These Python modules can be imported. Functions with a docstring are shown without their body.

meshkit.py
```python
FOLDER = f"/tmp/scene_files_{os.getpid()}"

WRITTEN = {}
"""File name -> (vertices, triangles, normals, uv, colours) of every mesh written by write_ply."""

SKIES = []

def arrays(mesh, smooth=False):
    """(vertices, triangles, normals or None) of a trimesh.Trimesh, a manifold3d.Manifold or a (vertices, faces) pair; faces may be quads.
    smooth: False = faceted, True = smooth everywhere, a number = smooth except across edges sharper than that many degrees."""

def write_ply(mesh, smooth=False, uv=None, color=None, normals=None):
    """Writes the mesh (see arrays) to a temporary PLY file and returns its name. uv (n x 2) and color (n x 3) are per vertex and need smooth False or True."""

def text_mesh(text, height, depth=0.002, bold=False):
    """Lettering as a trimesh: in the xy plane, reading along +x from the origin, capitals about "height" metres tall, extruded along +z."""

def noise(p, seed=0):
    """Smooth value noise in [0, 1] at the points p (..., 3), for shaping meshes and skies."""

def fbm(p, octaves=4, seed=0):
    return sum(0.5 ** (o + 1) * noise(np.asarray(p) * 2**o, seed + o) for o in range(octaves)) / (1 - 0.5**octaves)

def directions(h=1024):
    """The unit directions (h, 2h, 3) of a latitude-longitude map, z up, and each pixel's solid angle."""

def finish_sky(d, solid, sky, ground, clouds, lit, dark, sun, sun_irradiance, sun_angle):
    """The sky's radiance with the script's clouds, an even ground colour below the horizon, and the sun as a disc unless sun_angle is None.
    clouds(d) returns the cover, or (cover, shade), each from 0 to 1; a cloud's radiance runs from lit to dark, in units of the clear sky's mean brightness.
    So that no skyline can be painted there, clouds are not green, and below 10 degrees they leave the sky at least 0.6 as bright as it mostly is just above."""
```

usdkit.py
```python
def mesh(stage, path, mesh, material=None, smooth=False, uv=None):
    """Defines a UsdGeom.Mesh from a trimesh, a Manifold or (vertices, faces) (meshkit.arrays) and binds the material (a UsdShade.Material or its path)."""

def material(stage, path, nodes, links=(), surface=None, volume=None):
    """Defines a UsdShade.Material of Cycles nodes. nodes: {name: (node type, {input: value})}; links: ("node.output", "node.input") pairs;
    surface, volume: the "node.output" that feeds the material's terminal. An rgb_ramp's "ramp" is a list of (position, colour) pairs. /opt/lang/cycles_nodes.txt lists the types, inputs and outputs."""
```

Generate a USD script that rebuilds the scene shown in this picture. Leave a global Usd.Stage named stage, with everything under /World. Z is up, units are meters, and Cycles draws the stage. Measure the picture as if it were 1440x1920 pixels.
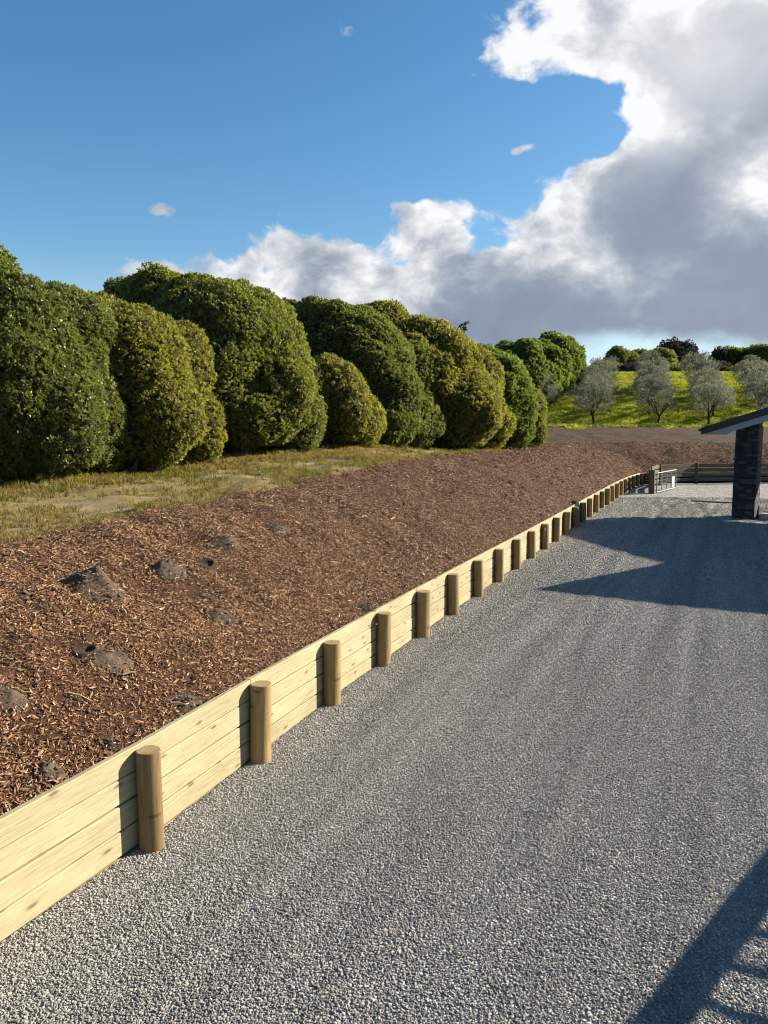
import math, random
import numpy as np, trimesh, shapely, usdkit
from shapely.geometry import Polygon, LineString
from scipy.spatial.transform import Rotation as Rot
from meshkit import noise, fbm
from pxr import Usd, UsdGeom, UsdLux, UsdShade, Gf, Sdf, Vt

stage = Usd.Stage.CreateInMemory()
UsdGeom.SetStageUpAxis(stage, "Z")
UsdGeom.Xform.Define(stage, "/World")
UsdGeom.Scope.Define(stage, "/World/Looks")
rng = np.random.default_rng(7)
random.seed(7)

# ------------------------------------------------------------------ camera, sky, sun, exposure
EYE, PITCH, FOC = 3.2, math.atan((960 - 798) / 1420.0), 1420.0
cam = UsdGeom.Camera.Define(stage, "/World/camera")
cam.CreateHorizontalApertureAttr(36.0)
cam.CreateFocalLengthAttr(36.0 * FOC / 1440.0)
cam.CreateFStopAttr(0.0)
cam.CreateExposureAttr(1.5)
cam.AddTranslateOp().Set((0, 0, EYE))
cam.AddRotateXOp().Set(90 - math.degrees(PITCH))

SUN_AZ, SUN_EL = math.radians(19.0), math.radians(25.0)
SUN = np.array([math.cos(SUN_EL) * math.cos(SUN_AZ), math.cos(SUN_EL) * math.sin(SUN_AZ), math.sin(SUN_EL)])
sun = UsdLux.DistantLight.Define(stage, "/World/sun")
sun.CreateIntensityAttr(1.25)
sun.CreateAngleAttr(0.5)
sun.CreateNormalizeAttr(True)
sun.CreateColorAttr((1.0, 0.90, 0.74))
sun.AddRotateZOp().Set(math.degrees(SUN_AZ))
sun.AddRotateYOp().Set(90 - math.degrees(SUN_EL))
dome = UsdLux.DomeLight.Define(stage, "/World/sky")


def ray(px, py):
    """direction of a point of the photograph from the eye"""
    a, b = (px - 720) / FOC, (960 - py) / FOC
    c, s = math.cos(PITCH), math.sin(PITCH)
    return np.array([a, c + b * s, b * c - s])


def unit(v):
    v = np.asarray(v, float)
    return v / np.linalg.norm(v)


def great_circle(a, b, inside):
    """normal of the plane through two sight lines, turned so that the third lies on its positive side"""
    n = unit(np.cross(unit(ray(*a)), unit(ray(*b))))
    return n if n @ unit(ray(*inside)) > 0 else -n


K = 7.6            # cloud values below are for a strength of 0.05 and this exposure
nodes, links = {}, []


def N(name, kind, inp=None, **wires):
    """one node; wires: input = "node.output" """
    nodes[name] = (kind, inp or {})
    links.extend((src, f"{name}.{k}") for k, src in wires.items())


def M1(name, op, a, b=None, c=None):
    inp, w = {"math_type": op}, {}
    for k, v in (("value1", a), ("value2", b), ("value3", c)):
        if isinstance(v, str):
            w[k] = v
        elif v is not None:
            inp[k] = float(v)
    N(name, "math", inp, **w)
    return name + ".value"


def ramp(name, src, a, b, lo=0.0, hi=1.0, kind="smoothstep"):
    N(name, "map_range", {"range_type": kind, "from_min": a, "from_max": b, "to_min": lo, "to_max": hi, "clamp": True}, value=src)
    return name + ".result"


def blob(name, px, py, r, amp, flat_=False):
    """a soft round (or flattened) swelling of the cloud cover about one direction"""
    d = unit(ray(px, py))
    N(name, "vector_math", {"math_type": "distance", "vector2": d * np.array([1, 1, 2.4]) if flat_ else d}, vector1="st3.vector" if flat_ else "st.vector")
    return ramp(name + "_f", name + ".value", 0.0, r, amp, 0.0)


N("t", "texture_coordinate")
N("sep", "separate_xyz", vector="t.generated")
N("sky", "sky_texture", {"sky_type": "single_scattering", "sun_disc": False, "sun_elevation": SUN_EL, "sun_rotation": math.atan2(SUN[0], SUN[1]),
                         "air_density": 1.0, "aerosol_density": 0.5, "ozone_density": 1.4, "altitude": 200.0})
N("skyc", "hsv", {"hue": 0.496, "saturation": 1.32, "value": 1.14}, color="sky.color")
# the direction, stirred a little
N("wn", "noise_texture", {"scale": 9.0, "detail": 4.0, "roughness": 0.55}, vector="t.generated")
N("wc", "vector_math", {"math_type": "subtract", "vector2": (0.5, 0.5, 0.5)}, vector1="wn.color")
N("ws", "vector_math", {"math_type": "scale", "scale": 0.05}, vector1="wc.vector")
N("st", "vector_math", {"math_type": "add"}, vector1="t.generated", vector2="ws.vector")
N("st3", "vector_math", {"math_type": "multiply", "vector2": (1.0, 1.0, 2.4)}, vector1="st.vector")
N("sq", "vector_math", {"math_type": "multiply", "vector2": (1.0, 1.0, 1.5)}, vector1="st.vector")
# cover: a bank rising to the right, a separate cloud above it, a few scraps
N("dA", "vector_math", {"math_type": "dot_product", "vector2": great_circle((400, 505), (1130, 300), (1200, 600))}, vector1="st.vector")
N("bigz", "vector_math", {"math_type": "dot_product", "vector2": great_circle((1060, 330), (1180, 0), (1400, 150))}, vector1="st.vector")
N("n1", "noise_texture", {"scale": 5.5, "detail": 10.0, "roughness": 0.55}, vector="sq.vector")
n1 = M1("n1c", "multiply_add", "n1.fac", 0.52, -0.26)
bank = M1("bankx", "multiply_add", "dA.value", 1.5, 0.0)
bank = M1("bankm", "minimum", bank, 0.24)
up1 = blob("up1", 1420, 70, 0.35, 0.30)
up1 = M1("up1s", "subtract", up1, 0.09)
tow = blob("tow", 1240, 290, 0.14, 0.16)
tow2 = blob("tow2", 1075, 250, 0.055, 0.075)
far_up = M1("fu", "multiply_add", "bigz.value", 0.5, -0.02)
gap = blob("gap", 1060, 232, 0.085, -0.11)
gap = M1("gaps", "add", gap, blob("gap2", 1135, 270, 0.045, -0.07))
gap = M1("gapt", "add", gap, blob("gap3", 1165, 165, 0.07, -0.07, True))
c = M1("c1", "add", bank, tow)
c = M1("c2", "add", c, tow2)
c = M1("c3", "smoothmax", c, up1, 0.04)
c = M1("c4", "add", c, gap)
scr = M1("s1", "maximum", blob("p1", 303, 402, 0.065, 0.115, True), blob("p2", 410, 140, 0.05, 0.05))
scr = M1("s2", "maximum", scr, blob("p3", 985, 283, 0.045, 0.10, True))
scr = M1("s3", "maximum", scr, blob("p4", 705, 283, 0.03, 0.08))
c = M1("c5b", "maximum", c, -0.12)
c = M1("c5", "add", c, scr)
den = M1("den", "add", c, n1)
al = ramp("al", den, 0.0, 0.034)
thick = ramp("thick", den, 0.045, 0.22)
# relief of the billows, lit from the sun's side
N("off", "vector_math", {"math_type": "add", "vector2": 0.03 * SUN}, vector1="sq.vector")
N("n2", "noise_texture", {"scale": 8.0, "detail": 8.0, "roughness": 0.55}, vector="sq.vector")
N("n3", "noise_texture", {"scale": 8.0, "detail": 8.0, "roughness": 0.55}, vector="off.vector")
rel = M1("rel", "subtract", "n2.fac", "n3.fac")
N("big", "noise_texture", {"scale": 4.2, "detail": 3.0, "roughness": 0.5}, vector="sq.vector")
bigm = M1("bigm", "multiply_add", "big.fac", 0.55, -0.275)
one = M1("one", "subtract", 1.0, thick)
elev = ramp("elev", "sep.z", 0.20, 0.42, 0.12, 0.54)
light = M1("l1", "multiply_add", one, 0.56, elev)
relw = M1("relw", "multiply_add", one, 2.6, 0.5)
light = M1("l2", "multiply_add", rel, relw, light)
light = M1("l3", "add", light, bigm)
hot = M1("h1", "maximum", blob("hot1", 1225, 240, 0.09, 0.34), blob("hot2", 1395, 345, 0.08, 0.28))
hot = M1("h2", "maximum", hot, blob("hot3", 1330, 60, 0.14, 0.25))
light = M1("l4", "add", light, hot)
N("ramp", "rgb_ramp", {"ramp": [(0.0, (0.215, 0.26, 0.35)), (0.25, (0.30, 0.34, 0.42)), (0.5, (0.46, 0.49, 0.55)), (0.75, (0.68, 0.70, 0.73)), (1.0, (0.92, 0.92, 0.92))]}, fac=light)
N("rk", "vector_math", {"math_type": "scale", "scale": K}, vector1="ramp.color")
zz = M1("zz", "multiply_add", "n1.fac", 0.10, -0.05)
zz = M1("zz2", "add", zz, "sep.z")
base = ramp("base", zz, 0.088, 0.118)
am = M1("am", "multiply", al, base)
am2 = M1("am2", "multiply", am, 0.97)
hz = ramp("haze", "sep.z", 0.02, 0.22, 0.75, 0.0)
N("hz", "mix_color", {"b": (K * 0.56, K * 0.70, K * 0.84), "use_clamp": False}, a="skyc.color", fac=hz)
N("mix", "mix_color", {"use_clamp": False}, a="hz.result", b="rk.vector", fac=am2)
N("bg", "background_shader", {"strength": 0.05}, color="mix.result")
UsdShade.MaterialBindingAPI.Apply(dome.GetPrim()).Bind(usdkit.material(stage, "/World/Looks/sky", nodes, links, surface="bg.background"))
for k, v in dict(label="blue sky with a bank of white and grey cumulus cloud", category="sky", kind="structure").items():
    dome.GetPrim().SetCustomDataByKey(k, v)

# ------------------------------------------------------------------ helpers
used, ORIGIN = {}, {}


def numbered(parent, name):
    n = used.get((parent, name), 0)
    used[(parent, name)] = n + 1
    return f"{parent}/{name}" if n == 0 else f"{parent}/{name}_{n:03d}"


def tag(prim, label=None, category=None, group=None, kind=None):
    prim = prim.GetPrim() if hasattr(prim, "GetPrim") else prim
    for k, v in (("label", label), ("category", category), ("group", group), ("kind", kind)):
        if v:
            prim.SetCustomDataByKey(k, v)
    return prim


def thing(name, label, category, loc=(0, 0, 0), rz=0.0, group=None, kind=None):
    path = numbered("/World", name)
    ORIGIN[path] = np.asarray(loc, float)
    x = UsdGeom.Xform.Define(stage, path)
    x.AddTranslateOp().Set(tuple(map(float, loc)))
    x.AddRotateZOp().Set(float(rz))
    tag(x, label, category, group, kind)
    return path


def add(name, m, mat, parent="/World", smooth=False, **kw):
    path = numbered(parent, name)
    off = ORIGIN.get("/".join(parent.split("/")[:3]))
    if off is not None and np.any(off):
        if isinstance(m, tuple):
            m = (np.asarray(m[0]) - off, m[1])
        else:
            m = m.copy(); m.apply_translation(-off)
    p = usdkit.mesh(stage, path, m, M[mat], smooth)
    tag(p, **kw)
    return path


def scatter(name, parent, protos, pos, quat, scale, which=None, **kw):
    """many small copies as one instancer; protos: (name, mesh, material, smooth)"""
    path = numbered(parent, name)
    pi = UsdGeom.PointInstancer.Define(stage, path)
    off = ORIGIN.get("/".join(parent.split("/")[:3]))
    if off is not None:
        pos = np.asarray(pos) - off
    targets = []
    for i, (pn, m, mat, sm) in enumerate(protos):
        pp = f"{path}/{pn}" if i == 0 else f"{path}/{pn}_{i:03d}"
        usdkit.mesh(stage, pp, m, M[mat], sm)
        targets.append(Sdf.Path(pp))
    pi.CreatePrototypesRel().SetTargets(targets)
    n = len(pos)
    if which is None:
        which = rng.integers(0, len(protos), n)
    pi.CreateProtoIndicesAttr(Vt.IntArray.FromNumpy(np.asarray(which, np.int32)))
    pi.CreatePositionsAttr(Vt.Vec3fArray.FromNumpy(np.asarray(pos, np.float32)))
    q = np.asarray(quat, np.float32)
    pi.CreateOrientationsAttr(Vt.QuathArray([Gf.Quath(float(a[3]), float(a[0]), float(a[1]), float(a[2])) for a in q]))
    sc = np.asarray(scale, np.float32)
    if sc.ndim == 1:
        sc = np.repeat(sc[:, None], 3, 1)
    pi.CreateScalesAttr(Vt.Vec3fArray.FromNumpy(sc))
    tag(pi, **kw)
    return path


def frames(normal, spin, jitter=0.0):
    """quaternions that turn +z to normal, with a spin about it"""
    n = np.asarray(normal, float)
    if jitter:
        n = n + rng.normal(0, jitter, n.shape)
    n /= np.linalg.norm(n, axis=1, keepdims=True)
    h = np.where(np.abs(n[:, 2:3]) < 0.9, [[0, 0, 1.0]], [[1.0, 0, 0]])
    x = np.cross(h, n); x /= np.linalg.norm(x, axis=1, keepdims=True)
    y = np.cross(n, x)
    c, s = np.cos(spin)[:, None], np.sin(spin)[:, None]
    return Rot.from_matrix(np.stack([c * x + s * y, -s * x + c * y, n], -1)).as_quat()


def box(x0, x1, y0, y1, z0, z1, bevel=0.0):
    m = trimesh.creation.box([x1 - x0, y1 - y0, z1 - z0])
    m.apply_translation([(x0 + x1) / 2, (y0 + y1) / 2, (z0 + z1) / 2])
    return m


def beam(p, q, wid, hei, up=(0, 0, 1), ch=0.0):
    """a bar of rectangular section from p to q; wid sideways, hei along up; long edges chamfered"""
    p, q = np.asarray(p, float), np.asarray(q, float)
    t = unit(q - p); u = unit(np.asarray(up, float) - t * (np.asarray(up, float) @ t)); s = np.cross(t, u)
    w, h = wid / 2, hei / 2
    if ch > 0:
        prof = [(w - ch, -h), (w, -h + ch), (w, h - ch), (w - ch, h), (-w + ch, h), (-w, h - ch), (-w, -h + ch), (-w + ch, -h)]
    else:
        prof = [(w, -h), (w, h), (-w, h), (-w, -h)]
    n = len(prof)
    v = [p + a * s + b * u for a, b in prof] + [q + a * s + b * u for a, b in prof]
    f = [[i, (i + 1) % n, n + (i + 1) % n] for i in range(n)] + [[i, n + (i + 1) % n, n + i] for i in range(n)]
    f += [[0, i + 1, i] for i in range(1, n - 1)][::-1] + [[n, n + i, n + i + 1] for i in range(1, n - 1)]
    m = trimesh.Trimesh(np.array(v), np.array(f), process=False)
    m.fix_normals()
    return m


def rod(p, q, r0, r1=None, n=8):
    p, q = np.asarray(p, float), np.asarray(q, float)
    r1 = r0 if r1 is None else r1
    t = unit(q - p); a = unit(np.cross(t, [0.31, 0.22, 0.93])); b = np.cross(t, a)
    ang = np.arange(n) * 2 * math.pi / n
    ring = np.cos(ang)[:, None] * a + np.sin(ang)[:, None] * b
    v = np.vstack([p + r0 * ring, q + r1 * ring, [p], [q]])
    f = []
    for i in range(n):
        j = (i + 1) % n
        f += [[i, j, n + j], [i, n + j, n + i], [2 * n, j, i], [2 * n + 1, n + i, n + j]]
    return trimesh.Trimesh(v, np.array(f), process=False)


def tubes(pts, rad, n=7):
    """a bent tapering limb through pts"""
    return trimesh.util.concatenate([rod(pts[i], pts[i + 1], rad[i], rad[i + 1], n) for i in range(len(pts) - 1)])


cat = trimesh.util.concatenate
M = {}


def mat(name, nodes, links, surface="p.BSDF", tone=0.62):
    """tone: all the colours below were chosen by eye for a brighter camera and are brought down to real albedos here"""
    for nn, (kind, inp) in nodes.items():
        if kind == "rgb_ramp":
            inp["ramp"] = [(p, tuple(np.array(c) * tone)) for p, c in inp["ramp"]]
        elif kind == "mix_color" and "b" in inp:
            inp["b"] = tuple(np.array(inp["b"]) * tone)
    M[name] = usdkit.material(stage, f"/World/Looks/{name}", nodes, links, surface=surface)


def flat(name, color, rough=0.7, spec=0.4, metallic=0.0, noise_scale=6.0, amount=0.25, bump=0.0, bscale=40.0):
    """plain paint, stone or metal with a little mottling and grain"""
    c = np.array(color, float)
    nd = {"g": ("geometry", {}), "n": ("noise_texture", {"scale": noise_scale, "detail": 6.0, "roughness": 0.65}),
          "r": ("rgb_ramp", {"ramp": [(0.3, c * (1 - amount)), (0.7, np.minimum(c * (1 + amount), 1))]}),
          "bn": ("noise_texture", {"scale": bscale, "detail": 4.0, "roughness": 0.6}), "b": ("bump", {"strength": bump, "distance": 0.01}),
          "p": ("principled_bsdf", {"roughness": rough, "specular_ior_level": spec, "metallic": metallic})}
    ln = [("g.position", "n.vector"), ("n.fac", "r.fac"), ("r.color", "p.base_color")]
    if bump:
        ln += [("g.position", "bn.vector"), ("bn.fac", "b.height"), ("b.normal", "p.normal")]
    mat(name, nd, ln)


# ------------------------------------------------------------------ materials
def ground_material(name, stops, scale, fine, fine_amount, bump, rough=0.95, patch=None, patch_scale=1.0, patch_at=(0.5, 0.62), bump_dist=0.03, voro=None):
    nd = {"g": ("geometry", {}), "n": ("noise_texture", {"scale": scale, "detail": 6.0, "roughness": 0.62}),
          "r": ("rgb_ramp", {"ramp": stops}),
          "f": ("noise_texture", {"scale": fine, "detail": 5.0, "roughness": 0.75}),
          "fm": ("map_range", {"from_min": 0.3, "from_max": 0.7, "to_min": 1 - fine_amount, "to_max": 1 + fine_amount, "clamp": True}),
          "m": ("vector_math", {"math_type": "scale"}),
          "b": ("bump", {"strength": bump, "distance": bump_dist}),
          "p": ("principled_bsdf", {"roughness": rough, "specular_ior_level": 0.2})}
    ln = [("g.position", "n.vector"), ("g.position", "f.vector"), ("n.fac", "r.fac"), ("f.fac", "fm.value"), ("fm.result", "m.scale"),
          ("m.vector", "p.base_color"), ("b.normal", "p.normal")]
    if patch is not None:
        nd["pn"] = ("noise_texture", {"scale": patch_scale, "detail": 5.0, "roughness": 0.6})
        nd["pm"] = ("map_range", {"range_type": "smoothstep", "from_min": patch_at[0], "from_max": patch_at[1], "clamp": True})
        nd["px"] = ("mix_color", {"b": patch})
        ln += [("g.position", "pn.vector"), ("pn.fac", "pm.value"), ("pm.result", "px.fac"), ("r.color", "px.a"), ("px.result", "m.vector1")]
    else:
        ln += [("r.color", "m.vector1")]
    if voro:
        nd["v"] = ("voronoi_texture", {"scale": voro, "feature": "f1"})
        ln += [("g.position", "v.vector"), ("v.distance", "b.height")]
    else:
        ln += [("f.fac", "b.height")]
    mat(name, nd, ln)


ground_material("mulch_ground", [(0.3, (0.06, 0.027, 0.014)), (0.55, (0.13, 0.06, 0.030)), (0.75, (0.21, 0.105, 0.052))], 14.0, 60.0, 0.5, 0.9, bump_dist=0.05)
ground_material("verge_ground", [(0.3, (0.20, 0.15, 0.06)), (0.5, (0.30, 0.23, 0.10)), (0.7, (0.38, 0.29, 0.15))], 1.6, 25.0, 0.4, 0.7,
                patch=(0.40, 0.31, 0.21), patch_scale=0.8, patch_at=(0.55, 0.68), bump_dist=0.05)
ground_material("dirt_ground", [(0.3, (0.05, 0.029, 0.017)), (0.6, (0.105, 0.063, 0.036)), (0.75, (0.16, 0.10, 0.056))], 1.2, 9.0, 0.4, 1.0, bump_dist=0.12)
ground_material("orchard_ground", [(0.3, (0.23, 0.25, 0.04)), (0.55, (0.37, 0.385, 0.06)), (0.75, (0.52, 0.48, 0.11))], 0.7, 5.0, 0.4, 1.0, bump_dist=0.15)
ground_material("pasture", [(0.3, (0.13, 0.11, 0.05)), (0.7, (0.24, 0.20, 0.10))], 0.05, 1.0, 0.2, 0.3)
ground_material("soil", [(0.35, (0.09, 0.066, 0.046)), (0.65, (0.17, 0.128, 0.09))], 9.0, 70.0, 0.35, 0.8, bump_dist=0.02)
ground_material("dark_soil", [(0.35, (0.045, 0.031, 0.021)), (0.65, (0.095, 0.067, 0.046))], 9.0, 70.0, 0.4, 0.8, bump_dist=0.02)


def gravel_material(name, lo, hi, scale, contrast, tracks=0.15, bump=1.0, bd=0.03):
    mat(name, {"g": ("geometry", {}),
               "v": ("voronoi_texture", {"scale": scale, "feature": "f1", "randomness": 1.0}),
               "bw": ("rgb_to_bw", {}),
               "cr": ("rgb_ramp", {"ramp": [(0.0, lo), (0.5, tuple((np.array(lo) + np.array(hi)) / 2)), (1.0, hi)]}),
               "vr": ("vector_rotate", {"rotate_type": "z_axis", "angle": math.radians(-66)}), "map": ("mapping", {"scale": (0.10, 2.4, 0.5)}),
               "n": ("noise_texture", {"scale": 0.9, "detail": 5.0, "roughness": 0.6, "distortion": 0.3}),
               "nm": ("map_range", {"from_min": 0.38, "from_max": 0.62, "to_min": 1 - tracks, "to_max": 1 + tracks, "clamp": True}),
               "n5": ("noise_texture", {"scale": scale * 0.22, "detail": 3.0, "roughness": 0.7}),
               "n5m": ("map_range", {"from_min": 0.3, "from_max": 0.7, "to_min": 1 - contrast, "to_max": 1 + contrast, "clamp": True}),
               "mm": ("math", {"math_type": "multiply"}),
               "m": ("vector_math", {"math_type": "scale"}),
               "b": ("bump", {"strength": bump, "distance": bd, "invert": True}),
               "p": ("principled_bsdf", {"roughness": 0.85, "specular_ior_level": 0.3})},
        [("g.position", "v.vector"), ("v.color", "bw.color"), ("bw.val", "cr.fac"), ("g.position", "vr.vector"), ("vr.vector", "map.vector"), ("map.vector", "n.vector"), ("n.fac", "nm.value"),
         ("g.position", "n5.vector"), ("n5.fac", "n5m.value"), ("nm.result", "mm.value1"), ("n5m.result", "mm.value2"),
         ("cr.color", "m.vector1"), ("mm.value", "m.scale"), ("m.vector", "p.base_color"), ("v.distance", "b.height"), ("b.normal", "p.normal")])


gravel_material("driveway_gravel", (0.29, 0.275, 0.247), (0.54, 0.514, 0.465), 48.0, 0.25)
gravel_material("yard_gravel", (0.13, 0.127, 0.12), (0.55, 0.53, 0.49), 16.0, 0.45, tracks=0.05)

mat("pebble", {"o": ("object_info", {}), "r": ("rgb_ramp", {"ramp": [(0.0, (0.192, 0.181, 0.162)), (0.25, (0.287, 0.272, 0.244)), (0.6, (0.374, 0.357, 0.322)), (0.88, (0.462, 0.44, 0.397)), (0.97, (0.575, 0.549, 0.497)), (1.0, (0.741, 0.706, 0.644))]}),
               "g": ("geometry", {}), "vr": ("vector_rotate", {"rotate_type": "z_axis", "angle": math.radians(-66)}), "map": ("mapping", {"scale": (0.10, 2.4, 0.5)}),
               "n": ("noise_texture", {"scale": 0.9, "detail": 5.0, "roughness": 0.6, "distortion": 0.3}),
               "nm": ("map_range", {"from_min": 0.38, "from_max": 0.62, "to_min": 0.86, "to_max": 1.16, "clamp": True}), "m": ("vector_math", {"math_type": "scale"}),
               "p": ("principled_bsdf", {"roughness": 0.75, "specular_ior_level": 0.35})},
    [("o.random", "r.fac"), ("g.position", "vr.vector"), ("vr.vector", "map.vector"), ("map.vector", "n.vector"), ("n.fac", "nm.value"), ("r.color", "m.vector1"), ("nm.result", "m.scale"), ("m.vector", "p.base_color")])
mat("chip", {"o": ("object_info", {}), "r": ("rgb_ramp", {"ramp": [(0.0, (0.06, 0.026, 0.014)), (0.3, (0.18, 0.078, 0.036)), (0.6, (0.33, 0.168, 0.076)), (0.82, (0.48, 0.285, 0.135)), (0.94, (0.60, 0.40, 0.23)), (1.0, (0.74, 0.56, 0.38))]}),
             "p": ("principled_bsdf", {"roughness": 0.75, "specular_ior_level": 0.25})}, [("o.random", "r.fac"), ("r.color", "p.base_color")])


def leafy(name, stops, rough=0.4, spec=0.5, trans=0.48, tone=1.42):
    nd = {"o": ("object_info", {}), "g": ("geometry", {}), "a": ("math", {"math_type": "multiply_add", "value2": 0.55, "value3": 0.0}), "b": ("math", {"math_type": "multiply_add", "value2": 0.45}),
          "r": ("rgb_ramp", {"ramp": stops}), "p": ("principled_bsdf", {"roughness": rough, "specular_ior_level": spec}),
          "h": ("hsv", {"value": 1.9, "saturation": 1.1}), "t": ("translucent_bsdf", {}), "m": ("mix_closure", {"fac": trans})}
    mat(name, nd, [("o.random", "a.value1"), ("g.random_per_island", "b.value1"), ("a.value", "b.value3"), ("b.value", "r.fac"), ("r.color", "p.base_color"),
                   ("r.color", "h.color"), ("h.color", "t.color"), ("p.BSDF", "m.closure1"), ("t.BSDF", "m.closure2")], surface="m.closure", tone=tone)


leafy("leaf_dark", [(0.0, (0.0435, 0.0538, 0.014)), (0.5, (0.0998, 0.112, 0.026)), (0.85, (0.1792, 0.1736, 0.036)), (1.0, (0.2688, 0.2408, 0.05))], rough=0.30)
# [(0.0, (0.0243, 0.0567, 0.0135)), (0.5, (0.054, 0.1148, 0.0243)), (0.85, (0.108, 0.1823, 0.0351)), (1.0, (0.1755, 0.243, 0.0473))], rough=0.33)
leafy("leaf_olive", [(0.0, (0.0611, 0.064, 0.0152)), (0.45, (0.1421, 0.138, 0.0256)), (0.8, (0.2527, 0.215, 0.0361)), (1.0, (0.358, 0.285, 0.0513))], rough=0.35)
leafy("leaf_mixed", [(0.0, (0.052, 0.06, 0.0152)), (0.5, (0.1233, 0.134, 0.0256)), (0.85, (0.2119, 0.205, 0.0361)), (1.0, (0.2986, 0.27, 0.0494))], rough=0.34)
leafy("leaf_green", [(0.0, (0.042, 0.058, 0.014)), (0.5, (0.098, 0.125, 0.024)), (0.85, (0.17, 0.19, 0.034)), (1.0, (0.24, 0.25, 0.046))], rough=0.34)
leafy("leaf_silver", [(0.0, (0.085, 0.095, 0.06)), (0.5, (0.18, 0.19, 0.13)), (1.0, (0.34, 0.345, 0.26))], rough=0.6, trans=0.35, tone=0.72)
leafy("leaf_brown", [(0.0, (0.05, 0.04, 0.03)), (0.5, (0.10, 0.085, 0.06)), (1.0, (0.17, 0.14, 0.10))], rough=0.6, trans=0.15, tone=0.72)
leafy("needle", [(0.0, (0.010, 0.02, 0.010)), (1.0, (0.035, 0.06, 0.025))], rough=0.5, trans=0.1)
leafy("dry_grass", [(0.0, (0.17, 0.13, 0.04)), (0.5, (0.30, 0.235, 0.08)), (1.0, (0.44, 0.34, 0.15))], rough=0.6, spec=0.25, trans=0.35, tone=0.72)
leafy("green_grass", [(0.0, (0.10, 0.105, 0.018)), (0.5, (0.19, 0.18, 0.03)), (1.0, (0.30, 0.265, 0.06))], rough=0.6, spec=0.25, trans=0.35, tone=0.72)
leafy("orchard_grass", [(0.0, (0.18, 0.195, 0.033)), (0.5, (0.31, 0.33, 0.053)), (1.0, (0.47, 0.45, 0.095))], rough=0.6, spec=0.25, trans=0.4, tone=0.9)
leafy("yellow_leaf", [(0.0, (0.32, 0.28, 0.03)), (1.0, (0.55, 0.46, 0.06))], trans=0.4, tone=0.72)
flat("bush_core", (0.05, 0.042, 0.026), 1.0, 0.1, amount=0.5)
flat("bark", (0.09, 0.07, 0.05), 0.95, 0.2, noise_scale=14, amount=0.4, bump=0.6)
flat("olive_bark", (0.05, 0.042, 0.034), 0.95, 0.2, noise_scale=14, amount=0.4)


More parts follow.
